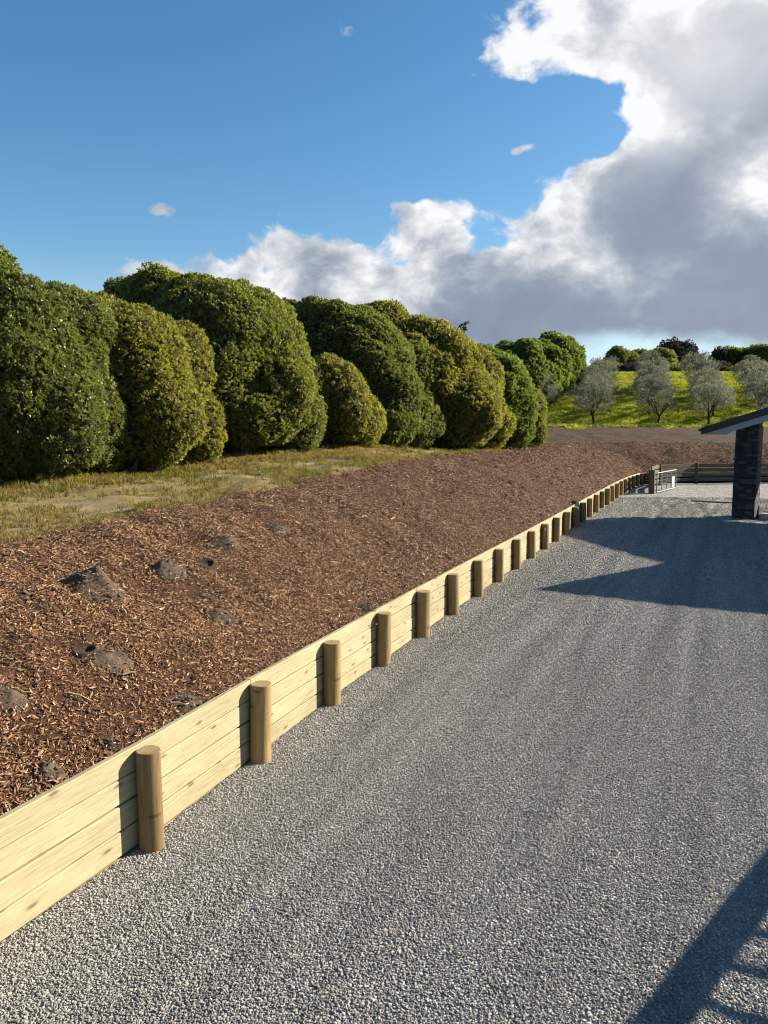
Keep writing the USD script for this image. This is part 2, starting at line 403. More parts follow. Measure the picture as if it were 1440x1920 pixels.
def timber(name, light, mid, dark, rot, grain=(0.55, 9.0, 16.0), knots=True, tint=0.12, rough=0.7):
    """sawn or round timber: grain stretched along the piece, a few knots, each piece with its own tone"""
    nd = {"g": ("geometry", {}), "o": ("object_info", {}), "of": ("vector_math", {"math_type": "scale", "vector1": (37.0, 91.0, 53.0)}),
          "ad": ("vector_math", {"math_type": "add"}), "vr": ("vector_rotate", {"rotate_type": "z_axis", "angle": rot}),
          "mp": ("mapping", {"scale": grain}),
          "n": ("noise_texture", {"scale": 2.2, "detail": 8.0, "roughness": 0.72, "distortion": 1.4}),
          "r": ("rgb_ramp", {"ramp": [(0.30, dark), (0.46, mid), (0.62, light)]}),
          "f": ("noise_texture", {"scale": 11.0, "detail": 4.0, "roughness": 0.7}),
          "fm": ("map_range", {"from_min": 0.3, "from_max": 0.7, "to_min": 0.88, "to_max": 1.10, "clamp": True}),
          "ks": ("separate_xyz", {}), "kc": ("combine_xyz", {}), "kmp": ("mapping", {"scale": (1.5, 4.6, 1.0)}), "k": ("voronoi_texture", {"dimensions": "2D", "scale": 1.0, "randomness": 1.0}),
          "km": ("map_range", {"range_type": "smoothstep", "from_min": 0.025, "from_max": 0.10, "to_min": 0.8 if knots else 0.0, "to_max": 0.0, "clamp": True}),
          "kx": ("mix_color", {"b": tuple(np.array(dark) * 0.55)}),
          "bl": ("noise_texture", {"scale": 1.3, "detail": 2.0}), "blm": ("map_range", {"from_min": 0.3, "from_max": 0.7, "to_min": 0.85, "to_max": 1.08, "clamp": True}),
          "t": ("map_range", {"to_min": 1 - tint, "to_max": 1 + tint}), "mm": ("math", {"math_type": "multiply"}), "m2": ("math", {"math_type": "multiply"}), "m": ("vector_math", {"math_type": "scale"}),
          "b": ("bump", {"strength": 0.35, "distance": 0.004}), "p": ("principled_bsdf", {"roughness": rough, "specular_ior_level": 0.3})}
    mat(name, nd, [("o.random", "of.scale"), ("g.position", "vr.vector"), ("vr.vector", "ad.vector1"), ("of.vector", "ad.vector2"), ("ad.vector", "mp.vector"), ("mp.vector", "n.vector"),
                   ("mp.vector", "f.vector"), ("n.fac", "r.fac"), ("ad.vector", "ks.vector"), ("ks.x", "kc.x"), ("ks.z", "kc.y"), ("kc.vector", "kmp.vector"), ("kmp.vector", "k.vector"), ("k.distance", "km.value"), ("km.result", "kx.fac"), ("r.color", "kx.a"),
                   ("f.fac", "fm.value"), ("o.random", "t.value"), ("ad.vector", "bl.vector"), ("bl.fac", "blm.value"), ("fm.result", "mm.value1"), ("t.result", "mm.value2"),
                   ("mm.value", "m2.value1"), ("blm.result", "m2.value2"), ("kx.result", "m.vector1"), ("m2.value", "m.scale"),
                   ("m.vector", "p.base_color"), ("f.fac", "b.height"), ("b.normal", "p.normal")])


WALL_DIR = math.radians(66.0)
timber("pine_board", (0.545, 0.483, 0.30), (0.455, 0.388, 0.222), (0.27, 0.20, 0.095), -WALL_DIR, grain=(0.9, 13.0, 24.0))
timber("pine_post", (0.40, 0.27, 0.12), (0.32, 0.21, 0.085), (0.20, 0.12, 0.05), 0.0, grain=(9.0, 9.0, 0.6), knots=True, tint=0.24)
timber("pine_end", (0.50, 0.38, 0.20), (0.40, 0.29, 0.14), (0.27, 0.18, 0.08), 0.0, grain=(8.0, 8.0, 8.0), knots=False)
timber("grey_board", (0.15, 0.125, 0.095), (0.115, 0.095, 0.07), (0.075, 0.06, 0.042), 0.0, grain=(0.5, 3.0, 14.0), knots=False)
timber("grey_post", (0.17, 0.135, 0.09), (0.13, 0.10, 0.068), (0.085, 0.065, 0.042), 0.0, grain=(9.0, 9.0, 0.7), knots=False)
flat("galvanised", (0.46, 0.47, 0.47), 0.42, 0.5, metallic=0.7, amount=0.12)
flat("white_panel", (0.78, 0.78, 0.75), 0.5, 0.4, amount=0.05)
flat("brick_dark", (0.038, 0.039, 0.046), 0.85, 0.3, noise_scale=5.0, amount=0.45, bump=0.8)
flat("brick_grey", (0.085, 0.085, 0.092), 0.85, 0.3, noise_scale=5.0, amount=0.4, bump=0.8)
flat("brick_black", (0.024, 0.024, 0.028), 0.85, 0.3, noise_scale=5.0, amount=0.4, bump=0.8)
flat("mortar", (0.035, 0.035, 0.038), 0.95, 0.2)
flat("roof_black", (0.028, 0.026, 0.028), 0.55, 0.4, amount=0.15)
flat("barge_grey", (0.40, 0.41, 0.44), 0.6, 0.4, amount=0.06)
flat("house_wall", (0.45, 0.43, 0.40), 0.8, 0.3, amount=0.1)
flat("concrete", (0.42, 0.42, 0.41), 0.85, 0.3, amount=0.12, bump=0.4)
flat("split_log", (0.17, 0.115, 0.075), 0.9, 0.2, amount=0.5)
flat("clod", (0.17, 0.125, 0.085), 0.95, 0.2, noise_scale=18, amount=0.35)

# ------------------------------------------------------------------ the lie of the land
def G(px, py, z=0.0):
    r = ray(px, py)
    return (r * ((z - EYE) / r[2]) + [0, 0, EYE])


def D(px, py, depth):
    """the point seen at px, py that lies depth metres ahead"""
    r = ray(px, py)
    return r * (depth / r[1]) + np.array([0, 0, EYE])


POSTS = [(287, 1590, 1402), (490, 1430, 1290), (620, 1328, 1212), (718, 1253, 1155), (792, 1195, 1112), (850, 1152, 1080), (897, 1117, 1053), (933, 1092, 1034),
         (967, 1068, 1015), (996, 1048, 997), (1023, 1030, 982), (1044.7, 1014, 968), (1062, 1001.7, 959), (1077.5, 991, 951), (1092, 979, 942), (1104, 971, 935),
         (1118, 961, 927.5), (1128.7, 952.5, 921.7), (1139, 946, 916), (1148.7, 940, 912), (1157, 934, 907), (1164.7, 928, 903.7), (1171, 923.5, 900), (1179, 918.5, 896),
         (1187.5, 914.5, 893), (1196, 911, 889.7), (1203, 907.5, 887.5)]
pp = np.array([G(x, y)[:2] for x, y, _ in POSTS])
pz = np.array([D(x, t, G(x, y)[1])[2] for x, y, t in POSTS])
pp += 0.1 * pp / np.linalg.norm(pp, axis=1, keepdims=True)
ks = np.arange(len(pp))
sm = lambda a, d: np.polyval(np.polyfit(ks, a, d), ks)
wall = np.c_[sm(pp[:, 0], 4), sm(pp[:, 1], 4)]
wall_z = np.clip(sm(pz, 3), 0.55, 0.9)
step = wall[0] - wall[1]
WALL_DIR = math.radians(66.0)
NRM = np.array([math.sin(WALL_DIR), -math.cos(WALL_DIR)])           # out over the drive
wall = wall - 0.088 * NRM
step = unit(np.array([-2.4055, 4.41]) - wall[0]) * 1.6
wall = np.vstack([wall[0] + 2 * step, wall[0] + step, wall])               # two more posts this side of the frame
wall_z = np.r_[wall_z[0] - 0.055, wall_z[0] - 0.04, wall_z[0] - 0.012, wall_z[1:]]
wl = LineString(wall)
S_POST = np.r_[0, np.cumsum(np.linalg.norm(np.diff(wall, axis=0), axis=1))]
S_END = S_POST[-1]


def on_wall(s):
    s = np.asarray(s, float)
    return np.c_[np.interp(s, S_POST, wall[:, 0]), np.interp(s, S_POST, wall[:, 1])]


start = wall[0] + 30 * unit(step)
FAR = wall[-1] + np.array([0.5, 0.55])
DRIVE = Polygon([tuple(start), *map(tuple, wall), tuple(FAR), (20.0, 43.0), (70, 45.5), (70, -45), tuple(start + [0.3, -2])])
EDGE = LineString([tuple(start), *map(tuple, wall), tuple(FAR), (20.0, 43.0), (70, 45.5)])
shapely.prepare(DRIVE); shapely.prepare(EDGE)


def q_of(x, y):
    p = shapely.points(np.ravel(x), np.ravel(y))
    d = shapely.distance(p, EDGE)
    ins = shapely.contains(DRIVE, p)
    return np.where(ins, -d, d).reshape(np.shape(x))


def smooth(a, b, t):
    t = np.clip((t - a) / (b - a), 0, 1)
    return t * t * (3 - 2 * t)


def Z(x, y, q=None):
    x, y = np.asarray(x, float), np.asarray(y, float)
    q = q_of(x, y) if q is None else q
    along = np.clip(y, 0, 45)
    W = 3.4 + 1.1 * smooth(6, 22, along)
    zw = np.interp(y, wall[:, 1], wall_z) - 0.05
    zt = 1.85 + 0.28 * smooth(7, 28, along)
    t = np.clip(q / W, 0, 1.6)
    bank = zw + (zt - zw) * (1 - (1 - np.clip(t, 0, 1)) ** 1.5)
    z = bank + 0.03 * np.clip(q - W, 0, 6)
    z = z + 0.32 * np.exp(-(((x + 2.2) / 4.0) ** 2 + ((y - 25.5) / 4.5) ** 2)) * smooth(0.6, 4, q - W + 2.5)
    hill = 0.9 * smooth(47, 62, y) + 0.25 * np.clip(y - 62, 0, 23) + 0.06 * np.clip(y - 85, 0, 1e9)
    z = z + np.where(y > 40, hill, 0)
    lump = (fbm(np.stack([x * 1.1, y * 1.1, 0 * x], -1), 3, 4) - 0.5) * 0.22 + (fbm(np.stack([x * 5, y * 5, 0 * x], -1), 2, 9) - 0.5) * 0.06
    return z + lump * smooth(0.1, 1.2, q)


def hit(px, py, near=3.0, far=120.0):
    """where the line of sight meets the ground"""
    r = ray(px, py)
    t = np.linspace(near, far, 3000)
    p = r[None] * t[:, None] + [0, 0, EYE]
    q = q_of(p[:, 0], p[:, 1])
    g = np.where(q > 0, Z(p[:, 0], p[:, 1], q), 0)
    i = np.argmax(p[:, 2] < g)
    return p[i]


def grown(a, b, fine, first, last):
    """grid lines: fine between first and last, growing outside"""
    mid = list(np.arange(first, last + 1e-6, fine))
    lo, hi, s = [], [], fine
    v = first
    while v > a:
        s *= 1.13; v -= s; lo.append(v)
    s, v = fine, last
    while v < b:
        s *= 1.13; v += s; hi.append(v)
    return np.array(lo[::-1] + mid + hi)


gx, gy = grown(-190, 260, 0.16, -9, 16), grown(-60, 420, 0.16, 3.5, 50)
X, Y = np.meshgrid(gx, gy, indexing="ij")
Q = q_of(X, Y)
# pull vertices just inside the drive's edge out to it
near_edge = (Q < 0.05) & (Q > -1.5)
idx = np.argwhere(near_edge)
edge_xy = {}
for i, j in idx:
    p = shapely.Point(X[i, j], Y[i, j])
    e = EDGE.interpolate(EDGE.project(p))
    v = np.array([p.x - e.x, p.y - e.y]) * (1 if Q[i, j] > 0 else -1)
    nn = np.linalg.norm(v)
    v = v / nn if nn > 1e-6 else np.array([-0.92, 0.39])
    edge_xy[(i, j)] = (e.x + 0.055 * v[0], e.y + 0.055 * v[1])
keep_v = Q > 0.05
cell_any = keep_v[:-1, :-1] | keep_v[1:, :-1] | keep_v[:-1, 1:] | keep_v[1:, 1:]
Xs, Ys = X.copy(), Y.copy()
for (i, j), (ex, ey) in edge_xy.items():
    Xs[i, j], Ys[i, j] = ex, ey
Qs = np.where(near_edge, 0.055, Q)
Zs = Z(Xs, Ys, Qs)
V = np.stack([Xs, Ys, Zs], -1).reshape(-1, 3)
nj = len(gy)
I, J = np.nonzero(cell_any)
a = I * nj + J; b = (I + 1) * nj + J; c = (I + 1) * nj + J + 1; d = I * nj + J + 1
F = np.vstack([np.c_[a, b, c], np.c_[a, c, d]])
ok = (np.where(near_edge | keep_v, 1, 0).reshape(-1)[F].min(1) > 0)
F = F[ok]
C = V[F].mean(1)
cq = q_of(C[:, 0], C[:, 1])


def zone(x, y, q):
    """0 mulch, 1 verge, 2 bare earth, 3 orchard grass, 4 far pasture"""
    rag = (fbm(np.stack([x * 0.9, y * 0.9, 0 * x], -1), 4, 21) - 0.5)
    W = 3.4 + 1.1 * smooth(6, 22, np.clip(y, 0, 45)) + rag * 0.9
    zn = np.where(q < W, 0, 1)
    far = (q >= W) & (y > 42.5 + rag * 3) & (x > 9.2 + rag * 3 - 0.15 * np.clip(y - 45, 0, 30))
    zn = np.where(far, 2, zn)
    front = 58.5 + rag * 3.0 + np.where(x < 14, (14 - x) * 1.6, 0)
    zn = np.where((y > front) & (q > 4), 3, zn)
    return np.where((y > 98) | ((x < 2) & (y > 55)), 4, zn)


zn = zone(C[:, 0], C[:, 1], cq)
for k, (nm, mt, lb, ct) in enumerate([("mulch_bank", "mulch_ground", "sloping bank covered in red brown bark mulch", "bank"),
                                      ("grass_verge_ground", "verge_ground", "dry sandy strip of ground along the foot of the hedge", "verge"),
                                      ("dirt_track", "dirt_ground", "dark bare earth track below the olive orchard", "track"),
                                      ("orchard_slope", "orchard_ground", "bright green grassy slope under the olive trees", "slope"),
                                      ("hill_pasture", "pasture", "dull brown hill behind the orchard", "hill")]):
    f = F[zn == k]
    u, inv = np.unique(f, return_inverse=True)
    add(nm, (V[u], inv.reshape(-1, 3)), mt, smooth=True, label=lb, category=ct, kind="structure")

# the drive: earth to the horizon below, gravel on it, paler stones in the yard beyond the gate
add("ground", (np.array([[-2500, -2500, -0.35], [2500, -2500, -0.35], [2500, 2500, -0.35], [-2500, 2500, -0.35]]), np.array([[0, 1, 2], [0, 2, 3]])), "pasture",
    label="earth under and around the whole place", category="ground", kind="structure")
dx, dy = grown(-20, 72, 0.11, -4, 10), grown(-46, 46, 0.11, 2, 24)
GX, GY = np.meshgrid(dx, dy, indexing="ij")


def drive_z(x, y):
    v = (x * NRM[0] + y * NRM[1]) - float(wall[4] @ NRM)                # metres out from the wall
    u = x * math.cos(WALL_DIR) + y * math.sin(WALL_DIR)
    wob = 0.35 * np.sin(u * 0.16 + 1.0) + 0.2 * np.sin(u * 0.37)
    rut = sum(-d * np.exp(-(((v + wob * k - c) / w) ** 2)) + 0.6 * d * np.exp(-(((v + wob * k - c - 0.28) / 0.12) ** 2))
              for c, w, d, k in ((1.5, 0.15, 0.014, 1.0), (3.1, 0.15, 0.014, 1.0), (2.3, 0.13, 0.010, -0.8), (3.9, 0.13, 0.010, -0.8), (5.2, 0.16, 0.012, 0.5), (6.8, 0.16, 0.012, 0.5)))
    return (fbm(np.stack([x * 0.5, y * 0.25, 0 * x], -1), 3, 33) - 0.5) * 0.05 - 0.012 + rut + (fbm(np.stack([v * 3.0, u * 0.5, 0 * x], -1), 3, 35) - 0.5) * 0.022


GZ = drive_z(GX, GY)
n1 = len(dy)
I, J = np.meshgrid(np.arange(len(dx) - 1), np.arange(n1 - 1), indexing="ij")
I, J = I.ravel(), J.ravel()
a, b, c, d = I * n1 + J, (I + 1) * n1 + J, (I + 1) * n1 + J + 1, I * n1 + J + 1
GV = np.stack([GX, GY, GZ], -1).reshape(-1, 3)
GF = np.vstack([np.c_[a, b, c], np.c_[a, c, d]])
gq = q_of(GV[:, 0], GV[:, 1])
gf = GF[(gq[GF].min(1) < 0.12)]
edge_in = gq > 0.03
for i in np.nonzero(edge_in & (gq < 1.5))[0]:
    p = shapely.Point(GV[i, 0], GV[i, 1]); e = EDGE.interpolate(EDGE.project(p))
    GV[i, 0], GV[i, 1] = e.x, e.y
gc = GV[gf].mean(1)
yard_line = lambda x: 35.0 + 0.0 * x + np.clip(x - 11, 0, 40) * -0.30 + 0.25 * np.sin(x * 1.7)
yard = gc[:, 1] > yard_line(gc[:, 0])
for nm, sel, mt, lb in (("gravel_driveway", ~yard, "driveway_gravel", "grey crushed stone driveway beside the timber wall"), ("gravel_yard", yard, "yard_gravel", "pale coarse gravel yard behind the metal gate")):
    f = gf[sel]
    u, inv = np.unique(f, return_inverse=True)
    add(nm, (GV[u], inv.reshape(-1, 3)), mt, smooth=True, label=lb, category="driveway" if "drive" in nm else "yard", kind="structure")

# ------------------------------------------------------------------ timber retaining wall
NRM = np.array([math.sin(WALL_DIR), -math.cos(WALL_DIR)])           # out over the drive


def wall_out(s, e=0.3):
    t = on_wall([s + e])[0] - on_wall([s - e])[0]
    if np.linalg.norm(t) < 1e-6:
        t = np.array([math.cos(WALL_DIR), math.sin(WALL_DIR)])
    t = unit(t)
    return t, np.array([t[1], -t[0]])


wall_path = thing("retaining_wall", "long low pale timber retaining wall with round posts along the driveway", "retaining wall", (*wall[0], 0))
COURSE = 0.2
for course in range(5):
    cuts = list(range(0, len(wall), 3)) if course % 2 == 0 else [0] + list(range(2, len(wall), 3))
    if cuts[-1] != len(wall) - 1:
        cuts.append(len(wall) - 1)
    for c0, c1 in zip(cuts[:-1], cuts[1:]):
        lift = random.uniform(-0.004, 0.004)
        prof_n = random.uniform(-0.003, 0.003)
        ss = S_POST[c0:c1 + 1].copy()
        ss[0] += 0.004 if c0 else -0.3
        ss[-1] -= 0.004 if c1 < len(wall) - 1 else -0.12
        zz = wall_z[c0:c1 + 1] + 0.03 - course * COURSE + lift
        ch = 0.007
        prof = [(0, -COURSE + 0.011 + ch), (0, -ch), (-ch, 0), (-0.046, 0), (-0.05, -ch), (-0.05, -COURSE + 0.011), (-ch, -COURSE + 0.011)]
        verts, faces, n = [], [], len(prof)
        for s, zt_ in zip(ss, zz):
            t, o = wall_out(min(max(s, 0.31), S_END - 0.31))
            base = on_wall([min(max(s, 0), S_END)])[0] + t * (min(s, 0) + max(s - S_END, 0))
            for pn, pzv in prof:
                verts.append([*(base + o * (pn + prof_n)), zt_ + pzv])
        for k in range(len(ss) - 1):
            for i in range(n):
                j = (i + 1) % n
                A_, B_, C_, D_ = k * n + i, k * n + j, (k + 1) * n + j, (k + 1) * n + i
                faces += [[A_, C_, B_], [A_, D_, C_]]
        e = (len(ss) - 1) * n
        faces += [[0, i, i + 1] for i in range(1, n - 1)] + [[e, e + i + 1, e + i] for i in range(1, n - 1)]
        bm = trimesh.Trimesh(np.array(verts), np.array(faces), process=False); bm.fix_normals()
        add("board", bm, "pine_board", wall_path)
for i, (p, zt_) in enumerate(zip(wall, wall_z)):
    t, o = wall_out(min(max(S_POST[i], 0.31), S_END - 0.31))
    r = 0.1 * random.uniform(0.92, 1.09)
    lean = np.array([random.uniform(-0.025, 0.025), random.uniform(-0.012, 0.012)])
    ang = np.linspace(-math.pi + 0.4, math.pi - 0.4, 25)
    rings, zs_ = [], [-0.15, 0.0, 0.3, 0.55, zt_ - 0.012, zt_]
    zs_ = sorted(set(z for z in zs_ if z < zt_ - 0.02) | {zt_ - 0.006, zt_})
    vv = []
    for k, z in enumerate(zs_):
        rr = r * (1.02 - 0.035 * z) - (0.004 if k == len(zs_) - 1 else 0)
        for a_ in ang:
            w = rr * (1 + 0.02 * math.sin(3 * a_ + i) + 0.012 * math.sin(7 * a_ + 2 * i + z * 5))
            dn, dt = max(w * math.cos(a_) + 0.088, 0.0), w * math.sin(a_)
            xy = p + o * (dn + 0.0035) + t * dt + lean * z
            vv.append([*xy, z])
    n = len(ang); ff = []
    for k in range(len(zs_) - 1):
        for j in range(n):
            j2 = (j + 1) % n
            ff += [[k * n + j, k * n + j2, (k + 1) * n + j2], [k * n + j, (k + 1) * n + j2, (k + 1) * n + j]]
    side = trimesh.Trimesh(np.array(vv), np.array(ff), process=False)
    top = len(vv) - n
    tf = [[top, top + j, top + j + 1] for j in range(1, n - 1)]
    pm = trimesh.Trimesh(np.array(vv), np.array(ff + tf), process=False); pm.fix_normals()
    pth = add("post", pm, "pine_post", wall_path, smooth=40)
    cx_ = np.array(vv[top:]); cap = np.vstack([cx_ * [1, 1, 1] + [0, 0, 0.002]])
    cen = cap.mean(0); cap = cen + (cap - cen) * [0.97, 0.97, 1]
    add("end_grain", trimesh.Trimesh(cap, np.array([[0, j, j + 1] for j in range(1, n - 1)]), process=False), "pine_end", pth)
    if i == 12:
        stage.GetPrimAtPath(pth).SetCustomDataByKey("label", "round post with a small white tag near its top")
        tn = unit(-p); cc = p + o * 0.09 + tn * (r + 0.006)
        sd = np.array([-tn[1], tn[0]])
        add("tag", cat([beam([*(cc - sd * 0.018), zt_ - 0.13], [*(cc + sd * 0.018), zt_ - 0.13], 0.004, 0.085)]), "white_panel", pth)

# short return of boards at the wall's far end, running out to the gate post
gpost = G(1222, 925.5)[:2]
ret0 = wall[-1] + np.array([0.1, -0.1])

# ------------------------------------------------------------------ fence and gate of the yard
fence_pts = [np.array(gpost) + [0.05, 0.35], np.array([13.6, 38.6]), np.array([14.95, 41.0]), np.array([17.4, 42.15]), np.array([20.0, 42.35]), np.array([22.6, 42.55]), np.array([25.2, 42.8])]
fence = thing("board_fence", "grey timber fence of spaced boards closing the pale gravel yard", "fence", (*fence_pts[0], 0))
for i, p in enumerate(fence_pts):
    h = 1.14 if i else 1.10
    add("post", beam([*p, -0.1], [*p, h], 0.15, 0.15, up=(0.47, 0.88, 0), ch=0.012), "grey_post", fence)
for i in range(len(fence_pts) - 1):
    p, q = fence_pts[i], fence_pts[i + 1]
    t = unit(q - p); o = np.array([t[1], -t[0]])
    for k in range(4):
        z = 1.0 - 0.26 * k + random.uniform(-0.008, 0.008)
        a_, b_ = p + t * 0.078, q - t * 0.078
        add("board", beam([*(a_ - o * 0.04), z], [*(b_ - o * 0.04), z + random.uniform(-0.01, 0.01)], 0.045, 0.19, ch=0.005), "grey_board", fence)
gate_post = add("gate_post", beam([*gpost, -0.1], [*gpost, 1.12], 0.23, 0.23, up=(0.47, 0.88, 0), ch=0.02), "grey_post", label="thick square timber post carrying the metal gate", category="post")

ga, gb = G(1231, 925.3)[:2], G(1268, 916)[:2]
gb = ga + unit(gb - ga) * 3.3
gt = unit(gb - ga)
gate = thing("field_gate", "galvanised tube gate standing open into the gravel yard", "gate", (*ga, 0))
L_ = np.linalg.norm(gb - ga)
zlo, zhi = 0.06, 0.97
add("frame", cat([rod([*ga, zlo], [*gb, zlo], 0.028), rod([*ga, zhi], [*gb, zhi], 0.028), rod([*ga, zlo], [*ga, zhi], 0.028), rod([*gb, zlo], [*gb, zhi], 0.028)]), "galvanised", gate, smooth=40)
for k in range(1, 4):
    p = ga + gt * L_ * k / 4
    add("upright", rod([*p, zlo], [*p, zhi], 0.02), "galvanised", gate, smooth=40)
wires = [rod([*ga, z], [*gb, z], 0.002, n=3) for z in np.linspace(0.16, 0.88, 6)] + [rod([*(ga + gt * s), zlo], [*(ga + gt * s), zhi], 0.002, n=3) for s in np.linspace(0.15, L_ - 0.15, 18)]
add("wire_mesh", cat(wires), "galvanised", gate)
pl = ga + gt * L_ * 0.80; pr = ga + gt * L_ * 0.93
add("panel", beam([*pl, 0.40], [*pr, 0.40], 0.012, 0.52), "white_panel", gate, label="small white panel wired to the gate")

ret = thing("return_panel", "short stub of boards linking the wall's far end to the yard fence", "boards", (*wall[-1], 0))
rp = wall[-1] + NRM * 0.02
for k in range(3):
    z = wall_z[-1] + 0.02 - 0.1 - 0.2 * k
    add("board", beam([*(rp + [0.15, 0.12]), z], [*(fence_pts[2] - [0.12, 0.06]), z], 0.045, 0.185, ch=0.005), "grey_board", ret)
e0, e1 = G(1296, 940), G(1372, 944)
add("timber_edging", beam([e0[0], e0[1], 0.02], [e1[0] + 0.3, e1[1] - 0.06, 0.02], 0.1, 0.05, ch=0.01), "grey_board", label="dark timber edging lying on the gravel left of the brick pillar", category="edging")

# ------------------------------------------------------------------ carport with brick pillar at the right
U = np.array([math.cos(math.radians(-28)), math.sin(math.radians(-28))])       # the house's two directions
Wd = np.array([-U[1], U[0]])
PU = np.array([math.cos(math.radians(-34)), math.sin(math.radians(-34))]); PW = np.array([-PU[1], PU[0]])
pil0 = G(1371, 971.5)[:2]                                           # front left corner of the pillar
PWID, PDEP = 0.72, 1.05
car = thing("carport", "open carport end with dark brick pillar and black sloping roof edge", "carport", (*pil0, 0))
E_ = D(1316, 803.5, 26.3)                                           # lower front corner of the roof
slope = 0.335


def roof_z(p):
    """top face of the carport's roof above a plan point"""
    return E_[2] + slope * float((np.asarray(p)[:2] - E_[:2]) @ U)


core_pts = [pil0 + PU * 0.03 + PW * 0.03, pil0 + PU * (PWID - 0.03) + PW * 0.03, pil0 + PU * (PWID - 0.03) + PW * (PDEP - 0.03), pil0 + PU * 0.03 + PW * (PDEP - 0.03)]
cv = [[*p, -0.1] for p in core_pts] + [[*p, roof_z(p) - 0.22] for p in core_pts]
core = trimesh.Trimesh(np.array(cv), np.array([[0, 1, 5], [0, 5, 4], [1, 2, 6], [1, 6, 5], [2, 3, 7], [2, 7, 6], [3, 0, 4], [3, 4, 7], [4, 5, 6], [4, 6, 7]]), process=False)
pillar = add("pillar", core, "mortar", car)
BH, back_bricks = 0.086, []
rows = int(3.2 / BH)


def brick(p, q, out, z0, z1, depth=0.06):
    """one brick standing proud of the core: p to q along the face"""
    pr = random.uniform(-0.004, 0.010)
    a_, b_ = np.asarray(p) + out * pr, np.asarray(q) + out * pr
    i_a, i_b = np.asarray(p) - out * depth, np.asarray(q) - out * depth
    v = [[*a_, z0], [*b_, z0], [*b_, z1[1]], [*a_, z1[0]], [*i_a, z0], [*i_b, z0], [*i_b, z1[1]], [*i_a, z1[0]]]
    m = trimesh.Trimesh(np.array(v), np.array([[0, 1, 2], [0, 2, 3], [1, 5, 6], [1, 6, 2], [4, 0, 3], [4, 3, 7], [3, 2, 6], [3, 6, 7], [0, 4, 5], [0, 5, 1]]), process=False)
    m.fix_normals()
    return m


for r in range(rows):
    z0 = r * BH + 0.005
    for face, (o_, t_, ln, out) in enumerate(((pil0, PU, PWID, -PW), (pil0 + PU * PWID, PW, PDEP, PU), (pil0 + PW * PDEP, PU, PWID, PW), (pil0, PW, PDEP, -PU))):
        x = 0.0
        cuts = [0.0]
        x = random.uniform(0.10, 0.25)
        while x < ln - 0.08:
            cuts.append(x); x += random.uniform(0.18, 0.29)
        cuts.append(ln)
        for c0, c1 in zip(cuts[:-1], cuts[1:]):
            inset = 0.0 if face in (0, 2) else 0.062
            c0_ = max(c0, inset) + 0.003; c1_ = min(c1, ln - inset) - 0.003
            if c1_ - c0_ < 0.02:
                continue
            p, q = o_ + t_ * c0_, o_ + t_ * c1_
            tops = [min(z0 + BH - 0.008, roof_z(w) - 0.225) for w in (p, q)]
            if min(tops) < z0 + 0.01:
                continue
            bmesh_ = brick(p, q, out, z0, tops)
            if face < 2:
                add("brick", bmesh_, random.choice(["brick_dark", "brick_dark", "brick_grey", "brick_black"]), pillar)
            else:
                back_bricks.append(bmesh_)
add("rear_bricks", cat(back_bricks), "brick_dark", pillar, kind="stuff")

SD = np.array([math.cos(SUN_AZ), math.sin(SUN_AZ)])
e_ = E_[:2]
r_front = e_ + U * 10.2
e_back = e_ + 6.5 * np.array([math.cos(math.radians(28)), math.sin(math.radians(28))])
r_back = e_back + U * 8.0 + Wd * 1.0


def slab(poly, ztop, thick):
    n = len(poly)
    v = [[*p, ztop(p)] for p in poly] + [[*p, ztop(p) - thick] for p in poly]
    f = [[0, i, i + 1] for i in range(1, n - 1)] + [[n, n + i + 1, n + i] for i in range(1, n - 1)]
    for i in range(n):
        j = (i + 1) % n
        f += [[i, n + j, j], [i, n + i, n + j]]
    m = trimesh.Trimesh(np.array(v), np.array(f), process=False); m.fix_normals()
    return m


add("roof", slab([e_, r_front, r_back, e_back], roof_z, 0.05), "roof_black", car)
fo = -Wd * 0.012
add("verge_trim", slab([e_ + fo - U * 0.02, r_front + fo, r_front + Wd * 0.05, e_ + Wd * 0.05 - U * 0.02], lambda p: roof_z(p) + 0.035, 0.245), "roof_black", car)
# grey barge board: level at its lower end where the eave is boxed in, then rising with the roof
bz = lambda s: roof_z(e_ + U * s)
prof = [(0.10, bz(0.10) - 0.211), (5.6, bz(5.6) - 0.211), (5.6, bz(5.6) - 0.44), (0.95, bz(0.95) - 0.42), (0.80, bz(0.1) - 0.245), (0.12, bz(0.1) - 0.235)]
f2 = e_ + Wd * 0.004
bv = [[*(f2 + U * s), z] for s, z in prof] + [[*(f2 + U * s + Wd * 0.03), z] for s, z in prof]
n = len(prof)
bf = [[0, 3, 1], [1, 3, 2], [0, 4, 3], [0, 5, 4]]
bf = bf + [[b_ + n, a_ + n, c_ + n] for a_, b_, c_ in [(x[0], x[1], x[2]) for x in bf]]
for i in range(n):
    j = (i + 1) % n
    bf += [[i, j, n + j], [i, n + j, n + i]]
bm = trimesh.Trimesh(np.array(bv), np.array(bf), process=False); bm.fix_normals()
add("barge_board", bm, "barge_grey", car)
add("soffit", slab([e_ + U * 0.12 + Wd * 0.04, e_ + U * 5.5 + Wd * 0.04, r_back + fo * 0 - U * 0.2, e_back + U * 0.12], lambda p: roof_z(p) - 0.23, 0.015), "barge_grey", car)
gut = beam([*(e_ - U * 0.05 + fo * 3), E_[2] - 0.05], [*(e_ - U * 0.05 + Wd * 0.5), E_[2] - 0.05], 0.11, 0.10, ch=0.015)
add("gutter", gut, "roof_black", car)
st0 = G(1426, 974)[:2]
add("concrete_step", slab([st0, st0 + PU * 2.4, st0 + PU * 2.4 + PW * 0.9, st0 + PW * 0.9], lambda p: 0.2, 0.3), "concrete", label="pale concrete step at the foot of the brick pillar", category="step")
